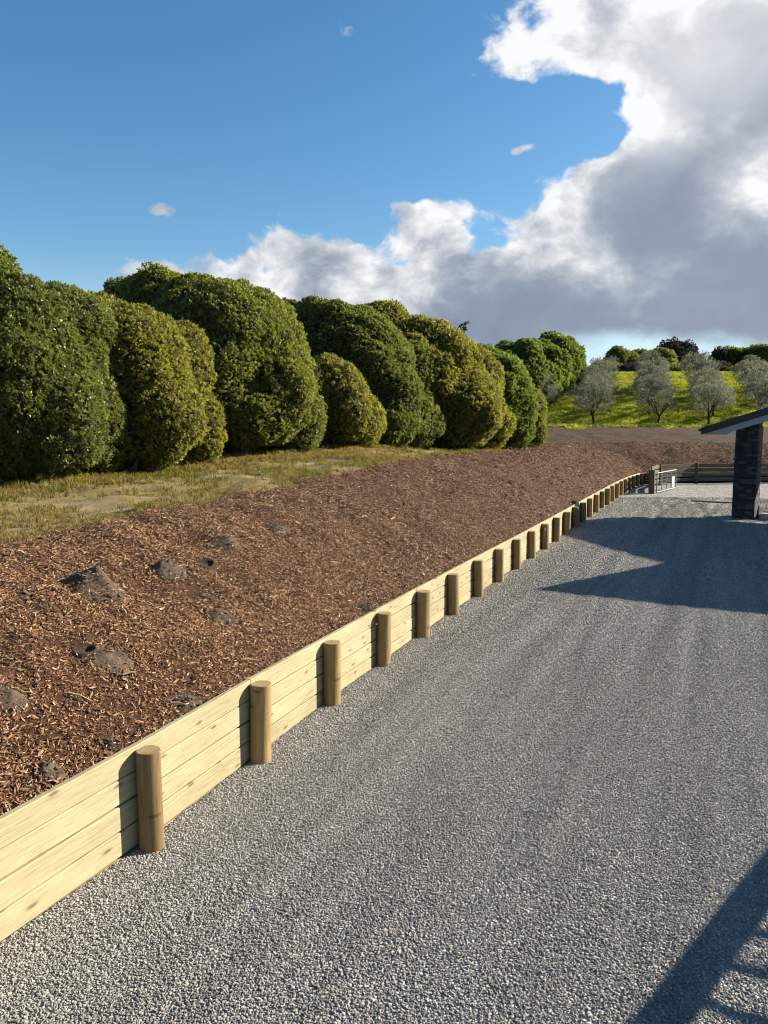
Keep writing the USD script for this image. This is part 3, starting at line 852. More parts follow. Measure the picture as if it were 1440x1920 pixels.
fw = pil0 + PU * 1.05 + PW * 2.2
pile = thing("firewood_stack", "dark stack of split firewood in shade behind the brick pillar", "firewood", (*fw, 0))
for r in range(6):
    for k in range(7 - (r % 2)):
        cc = fw + PU * (0.19 * k + 0.09 * (r % 2)); z = 0.1 + r * 0.165
        rad = random.uniform(0.075, 0.1)
        add("log", rod([*(cc - PW * 0.3), z], [*(cc + PW * random.uniform(0.2, 0.3)), z + random.uniform(-0.01, 0.01)], rad, rad * random.uniform(0.85, 1.0), n=6), "split_log", pile)

# the house block this side of the carport, wholly right of the frame: its eaves throw the wide shadow over the drive
T_ = G(1000, 1105)[:2]
HZ = 4.2
tc = T_ + SD * (HZ / math.tan(SUN_EL))
house = thing("house", "house right of the driveway whose eaves shade the gravel", "house", (*tc, 0))
eave_dir = np.array([math.cos(math.radians(38.5)), math.sin(math.radians(38.5))])
hp = [tc, tc + U * 14, tc + U * 14 + Wd * 7, tc + eave_dir * 7.5]
add("roof", slab(hp, lambda p: HZ, 0.16), "roof_black", house)
p1 = tc + eave_dir * 4.6
eb = e_back + np.array([0.1, 0.0])
add("roof", slab([p1, p1 + U * 12, eb + U * 12, eb], lambda p: HZ - 0.19, 0.12), "roof_black", house)
hc = np.mean(hp, axis=0)
inner = [hc + (p - hc) * 0.93 for p in hp]
hv = [[*p, -0.1] for p in inner] + [[*p, HZ - 0.33] for p in inner]
hf = []
for i in range(4):
    j = (i + 1) % 4
    hf += [[i, j, 4 + j], [i, 4 + j, 4 + i]]
wm = trimesh.Trimesh(np.array(hv), np.array(hf), process=False); wm.fix_normals()
add("wall", wm, "house_wall", house)

# pergola of the near deck, right of the frame: beam and rafters whose shadow crosses the lower right corner
PZ = 1.7
sh = SD * (PZ / math.tan(SUN_EL))
perg = thing("pergola", "timber pergola beside the deck whose slatted shadow falls on the gravel", "pergola", (*sh, 0))
bL0, bL1 = G(1190, 1920)[:2], G(1440, 1600)[:2]
bR0, bR1 = G(1287, 1920)[:2], G(1440, 1703)[:2]
mid0, mid1 = (bL0 + bR0) / 2, (bL1 + bR1) / 2
bd = unit(mid1 - mid0)
bw = abs(np.cross(bd, bR0 - bL0))
add("beam", beam([*(mid0 - bd * 3.6 + sh), PZ], [*(mid1 + bd * 1.6 + sh), PZ], bw, 0.06), "grey_board", perg)
for px, py, qx, qy in ((1332, 1858, 1440, 1897), (1387, 1790, 1440, 1808), (1426, 1730, 1450, 1738)):
    p, q = G(px, py)[:2], G(qx, qy)[:2]
    t = unit(U * 0.9 + 0.1 * unit(q - p))
    add("rafter", beam([*(p - t * 0.08 + sh), PZ + 0.042], [*(p + t * 3.0 + sh), PZ + 0.042], 0.08, 0.02), "grey_board", perg)
for s in (-3.5, 3.4):
    p = mid0 + bd * s + sh
    add("post", beam([*p, -0.1], [*p, PZ - 0.031], 0.12, 0.12, up=(1, 0, 0)), "grey_post", perg)

# ------------------------------------------------------------------ gravel stones near the eye
def pebble(seed):
    m = trimesh.creation.icosphere(1 if False else 0)
    r = np.random.default_rng(seed)
    m.vertices = m.vertices * r.uniform(0.75, 1.15, (len(m.vertices), 1)) * np.array([1.0, r.uniform(0.65, 0.9), r.uniform(0.5, 0.75)])
    return m


def in_view(x, y, z, pad=0.06):
    """inside the frame with a margin to the sides, so that a step to the side stays covered"""
    dx, dy, dz = x, y, z - EYE
    c, s = math.cos(PITCH), math.sin(PITCH)
    dep = dy * c - dz * s
    u, v = dx / dep, (dy * s + dz * c) / dep
    return (dep > 0.3) & (np.abs(u) < 0.507 + pad) & (v > -0.676 - pad)


def stone_density(y):
    return np.exp(np.interp(y, [3, 5, 8, 12, 17, 24, 33], np.log([9000, 8500, 5200, 2700, 1250, 520, 260])))


pos = []
for y0 in np.arange(3.0, 34.0, 1.0):
    top_ = float(stone_density(y0))
    n = int((0.6 * (y0 + 1) + 8) * top_)
    x, y = rng.uniform(-8, 0.6 * (y0 + 1), n), rng.uniform(y0, y0 + 1, n)
    k = (rng.uniform(0, top_, n) < stone_density(y)) & (y < yard_line(x)) & in_view(x, y, 0)
    k[k] &= q_of(x[k], y[k]) < -0.012
    pos.append(np.c_[x[k], y[k], 0 * y[k]])
pos = np.vstack(pos)
sc = rng.lognormal(math.log(0.0060), 0.30, len(pos)) * np.interp(pos[:, 1], [4, 8, 12, 17, 27, 34], [1.0, 1.25, 1.65, 2.2, 3.1, 3.8])
sc = np.minimum(sc, 0.0115 * np.interp(pos[:, 1], [4, 8, 12, 17, 27, 34], [1.0, 1.25, 1.65, 2.2, 3.1, 3.8]))
pos[:, 2] = drive_z(pos[:, 0], pos[:, 1]) + sc * rng.uniform(0.0, 0.75, len(pos)) * np.interp(pos[:, 1], [6, 14, 25], [1.0, 0.55, 0.2])
scatter("gravel_stones", "/World", [("stone", pebble(i), "pebble", False) for i in range(6)], pos,
        frames(np.tile([0, 0, 1.0], (len(pos), 1)), rng.uniform(0, 6.283, len(pos)), 0.45), sc,
        label="loose grey crushed stones lying all over the driveway", category="gravel", kind="stuff")
print("pebbles", len(pos))

# ------------------------------------------------------------------ soil heaps and planting holes in the mulch
HEAPS = [  # px, py of the foot, half width in px, height in px, look
    (182, 1112, 62, 50, "tall pale cone of dug soil, the largest heap on the mulch"),
    (318, 1072, 36, 32, "rounded grey soil heap just right of the largest heap"),
    (428, 1020, 36, 24, "low grey soil heap near the top of the mulch bank"),
    (520, 994, 28, 18, "low soil heap farthest up the near mulch bank"),
    (418, 1160, 36, 22, "soil heap split in two clods, middle of the mulch bank"),
    (200, 1238, 52, 28, "dark crumbly soil heap below the largest heap"),
    (355, 1328, 46, 26, "flat soil heap with a pale stone, against the timber wall"),
    (90, 1452, 36, 30, "dark soil heap nearest the left end of the wall"),
    (14, 1318, 40, 34, "soil heap cut off by the left edge of the photo"),
    (212, 1398, 22, 18, "small dark soil heap behind the nearest wall post"),
    (692, 1146, 26, 16, "small dark soil heap beside the wall behind the fourth post"),
]
HOLES = [(386, 1062, 17), (160, 1228, 24)]
heap_xyz, heap_top = [], []
for i, (px, py, hw, hh, lb) in enumerate(HEAPS):
    p = hit(px, py)
    sx = hw * p[1] / FOC; hz = hh * p[1] / FOC * 1.0
    heap_xyz.append((p[0], p[1], sx)); heap_top.append(hz * (1.05 if i < 1 else 0.6))
    n = 26
    th, rr = np.meshgrid(np.linspace(0, 2 * math.pi, n, endpoint=False), np.linspace(0, 1.25, 12), indexing="ij")
    wob = 1 + 0.22 * (fbm(np.stack([np.cos(th) * 1.4 + i * 7, np.sin(th) * 1.4, 0 * th], -1), 3, 3) - 0.5) * 2
    x = p[0] + rr * wob * sx * np.cos(th); y = p[1] + rr * wob * sx * 0.95 * np.sin(th)
    bump_ = (fbm(np.stack([x * 9, y * 9, 0 * x + i], -1), 4, 5) - 0.5)
    prof_ = np.clip(1 - rr, 0, 1) ** 1.15
    z = Z(x, y) + hz * (1.05 if i < 1 else 0.6) * prof_ + (bump_ * 1.0 + (fbm(np.stack([x * 26, y * 26, 0 * x + i], -1), 3, 6) - 0.5) * 0.3) * (0.07 + 0.22 * hz) * np.clip(1.2 - rr, 0, 1) - 0.04 * smooth(0.8, 1.2, rr)
    v = np.stack([x, y, z], -1).reshape(-1, 3)
    m_ = 12; f = []
    for a_ in range(n):
        for b_ in range(m_ - 1):
            q0, q1, q2, q3 = a_ * m_ + b_, ((a_ + 1) % n) * m_ + b_, ((a_ + 1) % n) * m_ + b_ + 1, a_ * m_ + b_ + 1
            f += [[q0, q3, q2], [q0, q2, q1]]
    t = thing("soil_heap", lb, "soil heap", p)
    f = np.array(f); f = f[q_of(v[:, 0], v[:, 1])[f].min(1) > 0.07]
    u_, inv_ = np.unique(f, return_inverse=True)
    add("mound", trimesh.Trimesh(v[u_], inv_.reshape(-1, 3), process=False), "dark_soil" if i in (9, 10) else "soil", t, smooth=True)
    cl = []
    for k in range(18):
        a_, d_ = random.uniform(0, 6.28), random.uniform(0.15, 1.2) * sx
        cxy = p[:2] + d_ * np.array([math.cos(a_), math.sin(a_)])
        if float(q_of(cxy[0], cxy[1])) < 0.1:
            continue
        s_ = random.uniform(0.006, 0.016) if k > 1 else random.uniform(0.012, 0.02)
        st = trimesh.creation.icosphere(1); st.vertices = st.vertices * (1 + 1.1 * (noise(st.vertices * 1.9 + k * 9 + i, 2)[:, None] - 0.5)) * s_ * np.array([1, 0.9, 0.7])
        zz_ = float(Z(cxy[0], cxy[1])) + hz * (1.05 if i < 1 else 0.7) * max(0, 1 - d_ / sx) ** 1.15
        st.apply_translation([*cxy, zz_ + s_ * 0.3]); cl.append(st)
    add("clods", cat(cl), "clod", t, smooth=False, kind="stuff")
hole_xyz = []
for i, (px, py, hw) in enumerate(HOLES):
    p = hit(px, py); r_ = hw * p[1] / FOC
    hole_xyz.append((p[0], p[1], r_))
    n = 20
    th, rr = np.meshgrid(np.linspace(0, 2 * math.pi, n, endpoint=False), np.linspace(0, 1.3, 9), indexing="ij")
    wob = 1 + 0.5 * (fbm(np.stack([np.cos(th) * 1.4 + i * 5, np.sin(th) * 1.4, 0 * th], -1), 3, 8) - 0.5)
    x = p[0] + rr * wob * r_ * np.cos(th); y = p[1] + rr * wob * r_ * np.sin(th)
    z = Z(x, y) + 0.012 + r_ * 0.55 * np.exp(-((rr - 0.85) / 0.22) ** 2) * (0.6 + 0.4 * np.sin(th + 1.0)) - 0.05 * smooth(1.0, 1.3, rr)
    v = np.stack([x, y, z], -1).reshape(-1, 3)
    f = []
    for a_ in range(n):
        for b_ in range(8):
            q0, q1, q2, q3 = a_ * 9 + b_, ((a_ + 1) % n) * 9 + b_, ((a_ + 1) % n) * 9 + b_ + 1, a_ * 9 + b_ + 1
            f += [[q0, q3, q2], [q0, q2, q1]]
    add("planting_hole", trimesh.Trimesh(v, np.array(f), process=False), "dark_soil", smooth=True, category="planting hole",
        label=["dark dug hole in the mulch right of the rounded grey heap", "dark hollow in the mulch left of the crumbly dark heap", "dark hollow in the upper mulch above the fifth post", "dark hollow beside the split soil heap", "small dark hollow beside the farthest near heap"][i])

# ------------------------------------------------------------------ bark chips
def chip(seed):
    r = np.random.default_rng(seed)
    L, w, t = 1.0, r.uniform(0.16, 0.38), r.uniform(0.05, 0.12)
    x = np.array([-0.5, -0.15, 0.2, 0.5]) * L
    ww = np.array([r.uniform(0.2, 0.7), 1, r.uniform(0.8, 1), r.uniform(0.1, 0.6)]) * w / 2
    bend = np.array([r.uniform(-0.08, 0.12), 0, 0.02, r.uniform(-0.08, 0.12)])
    v, f = [], []
    for a_, b_, z in zip(x, ww, bend):
        v += [[a_, -b_, z], [a_, b_, z + r.uniform(-0.03, 0.03)], [a_, 0, z + t]]
    for k in range(3):
        i = 3 * k
        f += [[i, i + 3, i + 5], [i, i + 5, i + 2], [i + 2, i + 5, i + 4], [i + 2, i + 4, i + 1]]
    return trimesh.Trimesh(np.array(v), np.array(f), process=False)


pos = []
for (y0, y1, x0, x1, den) in ((4.0, 9.0, -7, 1, 6400), (9.0, 13.0, -5.5, 3, 4600), (13, 19, -4.5, 6, 2000), (19, 28, -2, 9, 1000), (28, 49, 2, 27, 380)):
    n = int((y1 - y0) * (x1 - x0) * den)
    x, y = rng.uniform(x0, x1, n), rng.uniform(y0, y1, n)
    q = q_of(x, y)
    k = (q > 0.06) & (q < 5.6)
    x, y, q = x[k], y[k], q[k]
    rag = (fbm(np.stack([x * 0.9, y * 0.9, 0 * x], -1), 4, 21) - 0.5)
    W = 3.4 + 1.1 * smooth(6, 22, np.clip(y, 0, 45)) + rag * 0.9
    k = (q < W + rng.exponential(0.16, len(q)) - 0.05)
    # thinner where the soil shows
    bare = fbm(np.stack([x * 0.8, y * 0.8, 0 * x], -1), 3, 61)
    k &= rng.uniform(0, 1, len(x)) < np.interp(bare, [0.28, 0.42], [0.45, 1.0])
    for hx, hy, hr in heap_xyz:
        d_ = np.hypot(x - hx, y - hy) / hr
        k &= (d_ > 0.5 + 0.45 * rng.uniform(0, 1, len(x))) | (rng.uniform(0, 1, len(x)) < 0.22)
    for hx, hy, hr in hole_xyz:
        k &= np.hypot(x - hx, y - hy) / hr > 0.7 + 0.3 * rng.uniform(0, 1, len(x))
    k &= in_view(x, y, 1.2, 0.12)
    pos.append(np.c_[x[k], y[k], np.full(k.sum(), (y0 + y1) / 2)])
pos = np.vstack(pos)
ym = pos[:, 2].copy()
e = 0.06
z0 = Z(pos[:, 0], pos[:, 1])
nx = (Z(pos[:, 0] + e, pos[:, 1]) - z0) / e
ny = (Z(pos[:, 0], pos[:, 1] + e) - z0) / e
ln = rng.lognormal(math.log(0.0245), 0.42, len(pos)) * np.interp(ym, [6, 11, 16, 24, 40], [1, 1.05, 1.25, 1.6, 2.3])
for (hx, hy, hr), ht in zip(heap_xyz, heap_top):
    z0 = z0 + ht * np.clip(1 - np.hypot(pos[:, 0] - hx, pos[:, 1] - hy) / hr, 0, 1) ** 1.15
pos[:, 2] = z0 + rng.uniform(0.0, 0.022, len(pos)) * np.interp(ym, [6, 40], [1, 2])
scatter("bark_chips", "/World", [("chip", chip(i), "chip", False) for i in range(10)], pos,
        frames(np.c_[-nx, -ny, np.ones(len(pos))], rng.uniform(0, 6.283, len(pos)), 0.34), ln,
        label="loose red brown bark chips spread over the bank above the timber wall", category="bark chips", kind="stuff")
print("chips", len(pos))

# a few long splinters that lie on top
SPL = [(150, 1318, 40, 8), (243, 1272, 30, 50), (335, 1330, 30, 20), (100, 1042, 14, 0), (292, 1024, 16, 30), (470, 1246, 36, 35), (365, 1256, 18, 40), (55, 1310, 20, 15), (540, 1180, 18, 60), (640, 1100, 20, 30), (255, 1180, 12, 10), (130, 1160, 16, 70)]
SPL_AT = ["below the crumbly dark heap at the left", "behind the wall top near the nearest post", "across the flat heap with the pale stone", "uphill of the largest heap, far left",
          "right above the rounded grey heap", "above the second wall post, lying slantwise", "above the flat heap, lying steeply", "beside the heap cut off by the left edge", "midway along the bank above the third wall post",
          "above the fourth wall post", "right of the crumbly dark heap", "between the largest heap and the crumbly dark one"]
for i, (px, py, lpx, ang) in enumerate(SPL):
    p = hit(px, py); L_ = lpx * p[1] / FOC
    t = np.array([math.cos(math.radians(ang)), math.sin(math.radians(ang)), 0.0])
    a_, b_ = p - t * L_ / 2, p + t * L_ / 2
    a_[2], b_[2] = float(Z(a_[0], a_[1])) + 0.035, float(Z(b_[0], b_[1])) + 0.045
    m_ = (a_ + b_) / 2 + np.array([0.004, 0.008, 0.008])
    add("bark_splinter", cat([beam(a_, m_, 0.016, 0.008), beam(m_, b_, 0.012, 0.007)]), "pine_end", category="splinter", group="pale splinters on the mulch",
        label="pale wood splinter on the mulch " + SPL_AT[i])

# ------------------------------------------------------------------ grass
def tuft(seed, blades, spread, height, width):
    r = np.random.default_rng(seed)
    v, f = [], []
    for k in range(blades):
        a_ = r.uniform(0, 6.283); d_ = spread * math.sqrt(r.uniform(0, 1))
        root = np.array([d_ * math.cos(a_), d_ * math.sin(a_), -0.01])
        out = np.array([math.cos(a_ + r.normal(0, 0.7)), math.sin(a_ + r.normal(0, 0.7)), 0])
        h = height * r.uniform(0.5, 1.15); lean = r.uniform(0.2, 1.1) * h
        side = np.array([-out[1], out[0], 0]) * width / 2
        mid = root + out * lean * 0.35 + [0, 0, h * 0.65]
        tip = root + out * lean + [0, 0, h * r.uniform(0.75, 1.0)]
        i = len(v)
        v += [root - side, root + side, mid - side * 0.8, mid + side * 0.8, tip]
        f += [[i, i + 1, i + 3], [i, i + 3, i + 2], [i + 2, i + 3, i + 4]]
    return trimesh.Trimesh(np.array(v), np.array(f), process=False)


x, y = rng.uniform(-14, 12, 90000), rng.uniform(5.5, 45, 90000)
q = q_of(x, y)
k = (q > 3.0) & (q < 11) & in_view(x, y, 2.2, 0.1)
x, y, q = x[k], y[k], q[k]
W = 3.4 + 1.1 * smooth(6, 22, np.clip(y, 0, 45)) + (fbm(np.stack([x * 0.9, y * 0.9, 0 * x], -1), 4, 21) - 0.5) * 0.9
pn = fbm(np.stack([x * 0.7, y * 0.7, 0 * x], -1), 4, 77)
k = (q > W + 0.05 - 0.25 * rng.uniform(0, 1, len(q)) ** 3) & (rng.uniform(0, 1, len(q)) < np.interp(pn, [0.34, 0.50], [0.12, 1.0]) + np.clip((q - W - 2.4) / 1.5, 0, 0.5)) & ~((y > 42.5) & (x > 9.5))
x, y, q, W, pn = x[k], y[k], q[k], W[k], pn[k]
z = Z(x, y)
green = (fbm(np.stack([x * 0.5 + 9, y * 0.5, 0 * x], -1), 3, 91) + rng.normal(0, 0.10, len(x)) + np.where(y > 36, 0.2, 0)) > 0.57
protos = [("tuft", tuft(1, 16, 0.07, 0.085, 0.008), "dry_grass", False), ("tuft", tuft(2, 14, 0.06, 0.06, 0.008), "dry_grass", False),
          ("tuft", tuft(3, 16, 0.07, 0.075, 0.008), "green_grass", False), ("tuft", tuft(4, 14, 0.08, 0.05, 0.009), "green_grass", False)]
sc = rng.uniform(0.6, 1.3, len(x)) * np.interp(y, [8, 20, 40], [1.0, 1.4, 2.0]) * np.where(q - W > 2.6, 1.5, 1.0)
scatter("verge_grass", "/World", protos, np.c_[x, y, z], frames(np.tile([0, 0, 1.0], (len(x), 1)), rng.uniform(0, 6.283, len(x)), 0.1), sc,
        which=np.where(green, 2, 0) + rng.integers(0, 2, len(x)), label="short dry grass tufts along the foot of the hedge", category="grass", kind="stuff")
print("verge", len(x))

x, y = rng.uniform(8, 52, 110000), rng.uniform(54, 97, 110000)
q = q_of(x, y)
k = (zone(x, y, q) == 3) & (x / y > 0.16) & (x / y < 0.60)
x, y = x[k], y[k]
k = rng.uniform(0, 1, len(x)) < np.interp(fbm(np.stack([x * 0.35, y * 0.35, 0 * x], -1), 3, 15), [0.35, 0.6], [0.35, 1.0])
x, y = x[k], y[k]
scatter("orchard_grass_tufts", "/World", [("tuft", tuft(11, 14, 0.16, 0.16, 0.025), "orchard_grass", False), ("tuft", tuft(12, 14, 0.2, 0.11, 0.03), "orchard_grass", False)],
        np.c_[x, y, Z(x, y)], frames(np.tile([0, 0, 1.0], (len(x), 1)), rng.uniform(0, 6.283, len(x)), 0.1), rng.uniform(0.7, 1.5, len(x)),
        label="bright green grass growing under and between the olive trees", category="grass", kind="stuff")
print("orchard grass", len(x))

# small yellow weed at the edge of the hedge
wp = hit(158, 912)
weed = thing("yellow_weed", "small bright yellow leafed weed at the foot of the hedge", "weed", wp)
lv = []
for k in range(16):
    a_ = random.uniform(0, 6.28); h = random.uniform(0.04, 0.26)
    o_ = np.array([math.cos(a_), math.sin(a_), 0.2]); s_ = np.array([-o_[1], o_[0], 0.3])
    r0 = wp + np.array([0.02 * math.cos(a_), 0.02 * math.sin(a_), h])
    L_ = random.uniform(0.07, 0.12)
    lv.append(trimesh.Trimesh(np.array([r0, r0 + o_ * L_ * 0.5 + s_ * L_ * 0.25, r0 + o_ * L_, r0 + o_ * L_ * 0.5 - s_ * L_ * 0.25]), np.array([[0, 1, 2], [0, 2, 3]]), process=False))
add("leaves", cat(lv), "yellow_leaf", weed)
add("stem", rod(wp, wp + np.array([0.01, 0.02, 0.26]), 0.006, 0.003, 5), "yellow_leaf", weed)

# ------------------------------------------------------------------ the clipped hedge shrubs
def rosette(seed, n, L, w, cup):
    """a shoot tip with leaves set around it, pointing along +z"""
    r = np.random.default_rng(seed)
    v, f = [], []
    for k in range(n):
        a_ = k * 2.4 + r.normal(0, 0.25); tilt = r.uniform(0.15, 1.25)
        ax = np.array([math.cos(a_) * math.sin(tilt), math.sin(a_) * math.sin(tilt), math.cos(tilt)])
        sd = np.array([-math.sin(a_), math.cos(a_), 0]); nr = np.cross(ax, sd)
        l = L * r.uniform(0.7, 1.15); ww = w * r.uniform(0.8, 1.15)
        b0 = ax * 0.012 + np.array([0, 0, r.uniform(-0.05, 0.02)])
        m_ = b0 + ax * l * 0.55 - nr * 0.0
        i = len(v)
        v += [b0, m_ + sd * ww / 2 + nr * cup * ww, m_, m_ - sd * ww / 2 + nr * cup * ww, b0 + ax * l - nr * 0.12 * l]
        f += [[i, i + 2, i + 1], [i, i + 3, i + 2], [i + 1, i + 2, i + 4], [i + 2, i + 3, i + 4]]
    return trimesh.Trimesh(np.array(v), np.array(f), process=False)


def shrub(name, label, cat_, lobes, leafmat, density, leaf=(0.085, 0.036), group=None, size=1.0, stems=True, brown=0.0, amp=0.13, seed=0, corem="bush_core", gap=0.42, nleaf=9, widen=True):
    """lobes: (px, py, rx px, ry px, depth m, depth radius factor). One crown over a dark inside, with stems below."""
    L = []
    for px, py, rx, ry, dep, rf in lobes:
        c_ = D(px, py, dep); k_ = dep / FOC
        if widen:
            rx, ry, rf = rx * 1.0, ry * 0.97, rf * 1.1
        L.append((c_, np.array([rx * k_, rx * k_ * rf, ry * k_])))
    c0 = np.mean([l[0] for l in L], axis=0)
    if widen:                                                       # rounded shoulders budding from the big masses
        r_ = np.random.default_rng(seed + 77)
        for c_, rr in list(L):
            if rr[0] < 1.1:
                continue
            for k in range(20):
                u_ = r_.normal(0, 1, 3) + np.array([0.35, -0.9, 0.35]); u_ /= np.linalg.norm(u_)
                q_ = float(np.mean(rr)) * r_.uniform(0.22, 0.36)
                L.append((c_ + u_ * rr * 0.77, np.array([q_, q_, q_ * r_.uniform(0.8, 1.05)])))
    gz = float(Z(c0[0], c0[1]))
    t = thing(name, label, cat_, (c0[0], c0[1], gz), group=group)
    P, N = [], []
    for li, (c_, r_) in enumerate(L):
        area = 4 * math.pi * ((r_[0] * r_[1]) ** 1.6 / 3 + (r_[0] * r_[2]) ** 1.6 / 3 + (r_[1] * r_[2]) ** 1.6 / 3) ** (1 / 1.6)
        n = int(area * density * 1.9)
        u = rng.normal(0, 1, (n, 3)); u /= np.linalg.norm(u, axis=1, keepdims=True)
        p = p0 = c_ + u * r_
        big_ = fbm(p * 0.9, 3, seed + 5) - 0.5
        sml = fbm(p * 3.2, 3, seed + 6) - 0.5
        p = p + (u * np.array([1, 1, 1])) * ((big_ * 2.4 + sml * 0.9) * amp * 2)[:, None]
        nn = u / r_; nn /= np.linalg.norm(nn, axis=1, keepdims=True)
        ins = np.zeros(n, bool)
        for lj, (c2, r2) in enumerate(L):
            if lj != li:
                ins |= (((p0 - c2) / (r2 * 0.94)) ** 2).sum(1) < 1
        back = (nn[:, 1] > 0.45) & (rng.uniform(0, 1, n) < 0.65)
        thin = rng.uniform(0, 1, n) > np.interp(fbm(p * 1.7, 3, seed + 8), [gap - 0.12, gap + 0.02], [0.5, 1.0])
        k = ~ins & ~back & ~thin & (p[:, 2] > Z(p[:, 0], p[:, 1]) + 0.12)
        P.append(p[k] - nn[k] * (rng.exponential(0.04, k.sum()) * size)[:, None]); N.append(nn[k])
    P, N = np.vstack(P), np.vstack(N)
    up = N * 0.9 + np.array([0, 0, 0.35])
    protos = [("shoot", rosette(seed + i, nleaf, leaf[0], leaf[1], 0.28), leafmat, False) for i in range(4)]
    if brown:
        protos.append(("dry_shoot", rosette(seed + 9, 7, leaf[0] * 0.8, leaf[1] * 0.8, 0.2), "leaf_brown", False))
        wh = np.where(rng.uniform(0, 1, len(P)) < brown, 4, rng.integers(0, 4, len(P)))
    else:
        wh = rng.integers(0, 4, len(P))
    scatter("crown", t, protos, P, frames(up, rng.uniform(0, 6.283, len(P)), 0.38), rng.uniform(0.62, 1.12, len(P)) * size, which=wh)
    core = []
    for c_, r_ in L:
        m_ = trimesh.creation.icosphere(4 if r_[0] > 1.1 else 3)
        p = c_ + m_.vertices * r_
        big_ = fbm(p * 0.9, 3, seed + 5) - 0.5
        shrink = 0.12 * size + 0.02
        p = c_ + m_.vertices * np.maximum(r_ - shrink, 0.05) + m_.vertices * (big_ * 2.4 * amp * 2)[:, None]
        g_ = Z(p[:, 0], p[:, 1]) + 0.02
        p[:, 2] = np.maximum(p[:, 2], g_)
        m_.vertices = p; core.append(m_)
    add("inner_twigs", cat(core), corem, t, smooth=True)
    if stems:
        st = []
        for k in range(9):
            lo = min(L, key=lambda l: l[0][2] - l[1][2])
            a_ = rng.uniform(-0.75, 0.75) * lo[1][0]
            x_, y_ = lo[0][0] + a_, lo[0][1] - lo[1][1] * rng.uniform(0.35, 0.8)
            z_ = float(Z(x_, y_))
            st.append(tubes([np.array([x_, y_, z_ - 0.05]), np.array([x_ + rng.normal(0, 0.12), y_ + 0.1, z_ + 0.4]), np.array([x_ + rng.normal(0, 0.3), y_ + 0.3, z_ + 1.0])], [0.035, 0.025, 0.012], 6))
        for k_, s_ in enumerate(st):
            add("stem", s_, "bark", t, smooth=40)
    return len(P)


HG = None
tot = 0
tot += shrub("hedge_shrub", "tall dark green shrub at the left edge, first of the hedge", "shrub",
             [(0, 725, 180, 180, 15.6, 0.8), (-75, 610, 135, 155, 16.0, 0.9), (120, 780, 70, 110, 15.2, 0.9), (-60, 800, 160, 110, 15.2, 0.7), (115, 625, 88, 84, 16.5, 0.9), (160, 720, 50, 110, 16.2, 1.0), (185, 800, 46, 92, 16.6, 1.0)], "leaf_dark", 150, leaf=(0.09, 0.038), seed=100)
tot += shrub("hedge_shrub", "yellowish olive shrub right of the dark green one at the left edge", "shrub",
             [(232, 730, 132, 158, 18.2, 0.8), (190, 640, 70, 84, 18.6, 0.9), (340, 700, 60, 90, 19.4, 1.0), (372, 800, 48, 72, 19.6, 1.0), (300, 790, 82, 84, 17.6, 0.9), (200, 810, 95, 75, 17.5, 0.8)], "leaf_olive", 135, seed=200, brown=0.08, gap=0.46)
tot += shrub("hedge_shrub", "large broad shrub with a domed top, tallest against the clear sky", "shrub",
             [(405, 690, 172, 166, 22.8, 0.75), (305, 585, 92, 72, 23.4, 0.9), (500, 740, 84, 100, 22.2, 0.8), (450, 770, 110, 75, 22.0, 0.7), (232, 545, 32, 20, 24.0, 1.0), (490, 612, 60, 56, 23.0, 0.9), (545, 785, 66, 66, 23.2, 0.9), (572, 745, 44, 84, 24.4, 1.0), (220, 640, 70, 90, 23.6, 0.9)], "leaf_mixed", 115, seed=300, brown=0.06)
tot += shrub("hedge_shrub", "low rounded olive shrub tucked between two taller ones", "shrub",
             [(625, 755, 66, 88, 25.0, 0.9), (650, 775, 50, 60, 24.6, 0.9), (672, 790, 48, 54, 25.2, 1.0), (580, 800, 36, 46, 24.8, 1.0)], "leaf_olive", 110, seed=400, brown=0.10, gap=0.46)
tot += shrub("hedge_shrub", "glossy dark green shrub in the middle of the hedge", "shrub",
             [(635, 695, 135, 128, 28.2, 0.75), (715, 750, 74, 90, 27.6, 0.8), (590, 610, 58, 48, 28.6, 0.9), (720, 800, 60, 44, 27.4, 0.7), (545, 640, 50, 76, 28.8, 0.9), (560, 780, 60, 60, 28.0, 0.8), (775, 735, 46, 96, 29.6, 1.0), (765, 785, 56, 62, 28.9, 1.0)], "leaf_dark", 95, leaf=(0.09, 0.04), seed=500, size=1.1)
tot += shrub("hedge_shrub", "yellow green shrub with brown patches right of the glossy dark one", "shrub",
             [(775, 718, 128, 116, 31.6, 0.75), (715, 614, 56, 40, 32.2, 1.0), (850, 765, 88, 80, 31.0, 0.8), (850, 702, 56, 52, 31.6, 0.9), (690, 690, 60, 100, 32.0, 0.9), (740, 800, 70, 46, 31.0, 0.8), (900, 730, 44, 70, 33.2, 1.0), (920, 800, 40, 42, 32.6, 1.0)], "leaf_olive", 85, seed=600, size=1.2, brown=0.10, gap=0.46)
tot += shrub("hedge_shrub", "green shrub with a steep right side near the hedge's far end", "shrub",
             [(925, 748, 76, 92, 35.0, 0.8), (965, 780, 42, 60, 34.6, 0.9), (900, 700, 46, 46, 35.4, 0.9)], "leaf_green", 80, seed=700, size=1.3)
tot += shrub("hedge_shrub", "small dark shrub closing the hedge's far end beside the earth track", "shrub",
             [(998, 782, 26, 50, 38.5, 1.0), (1006, 802, 18, 30, 38.0, 1.0)], "leaf_mixed", 75, seed=800, size=1.3, stems=False)
print("shoots", tot)

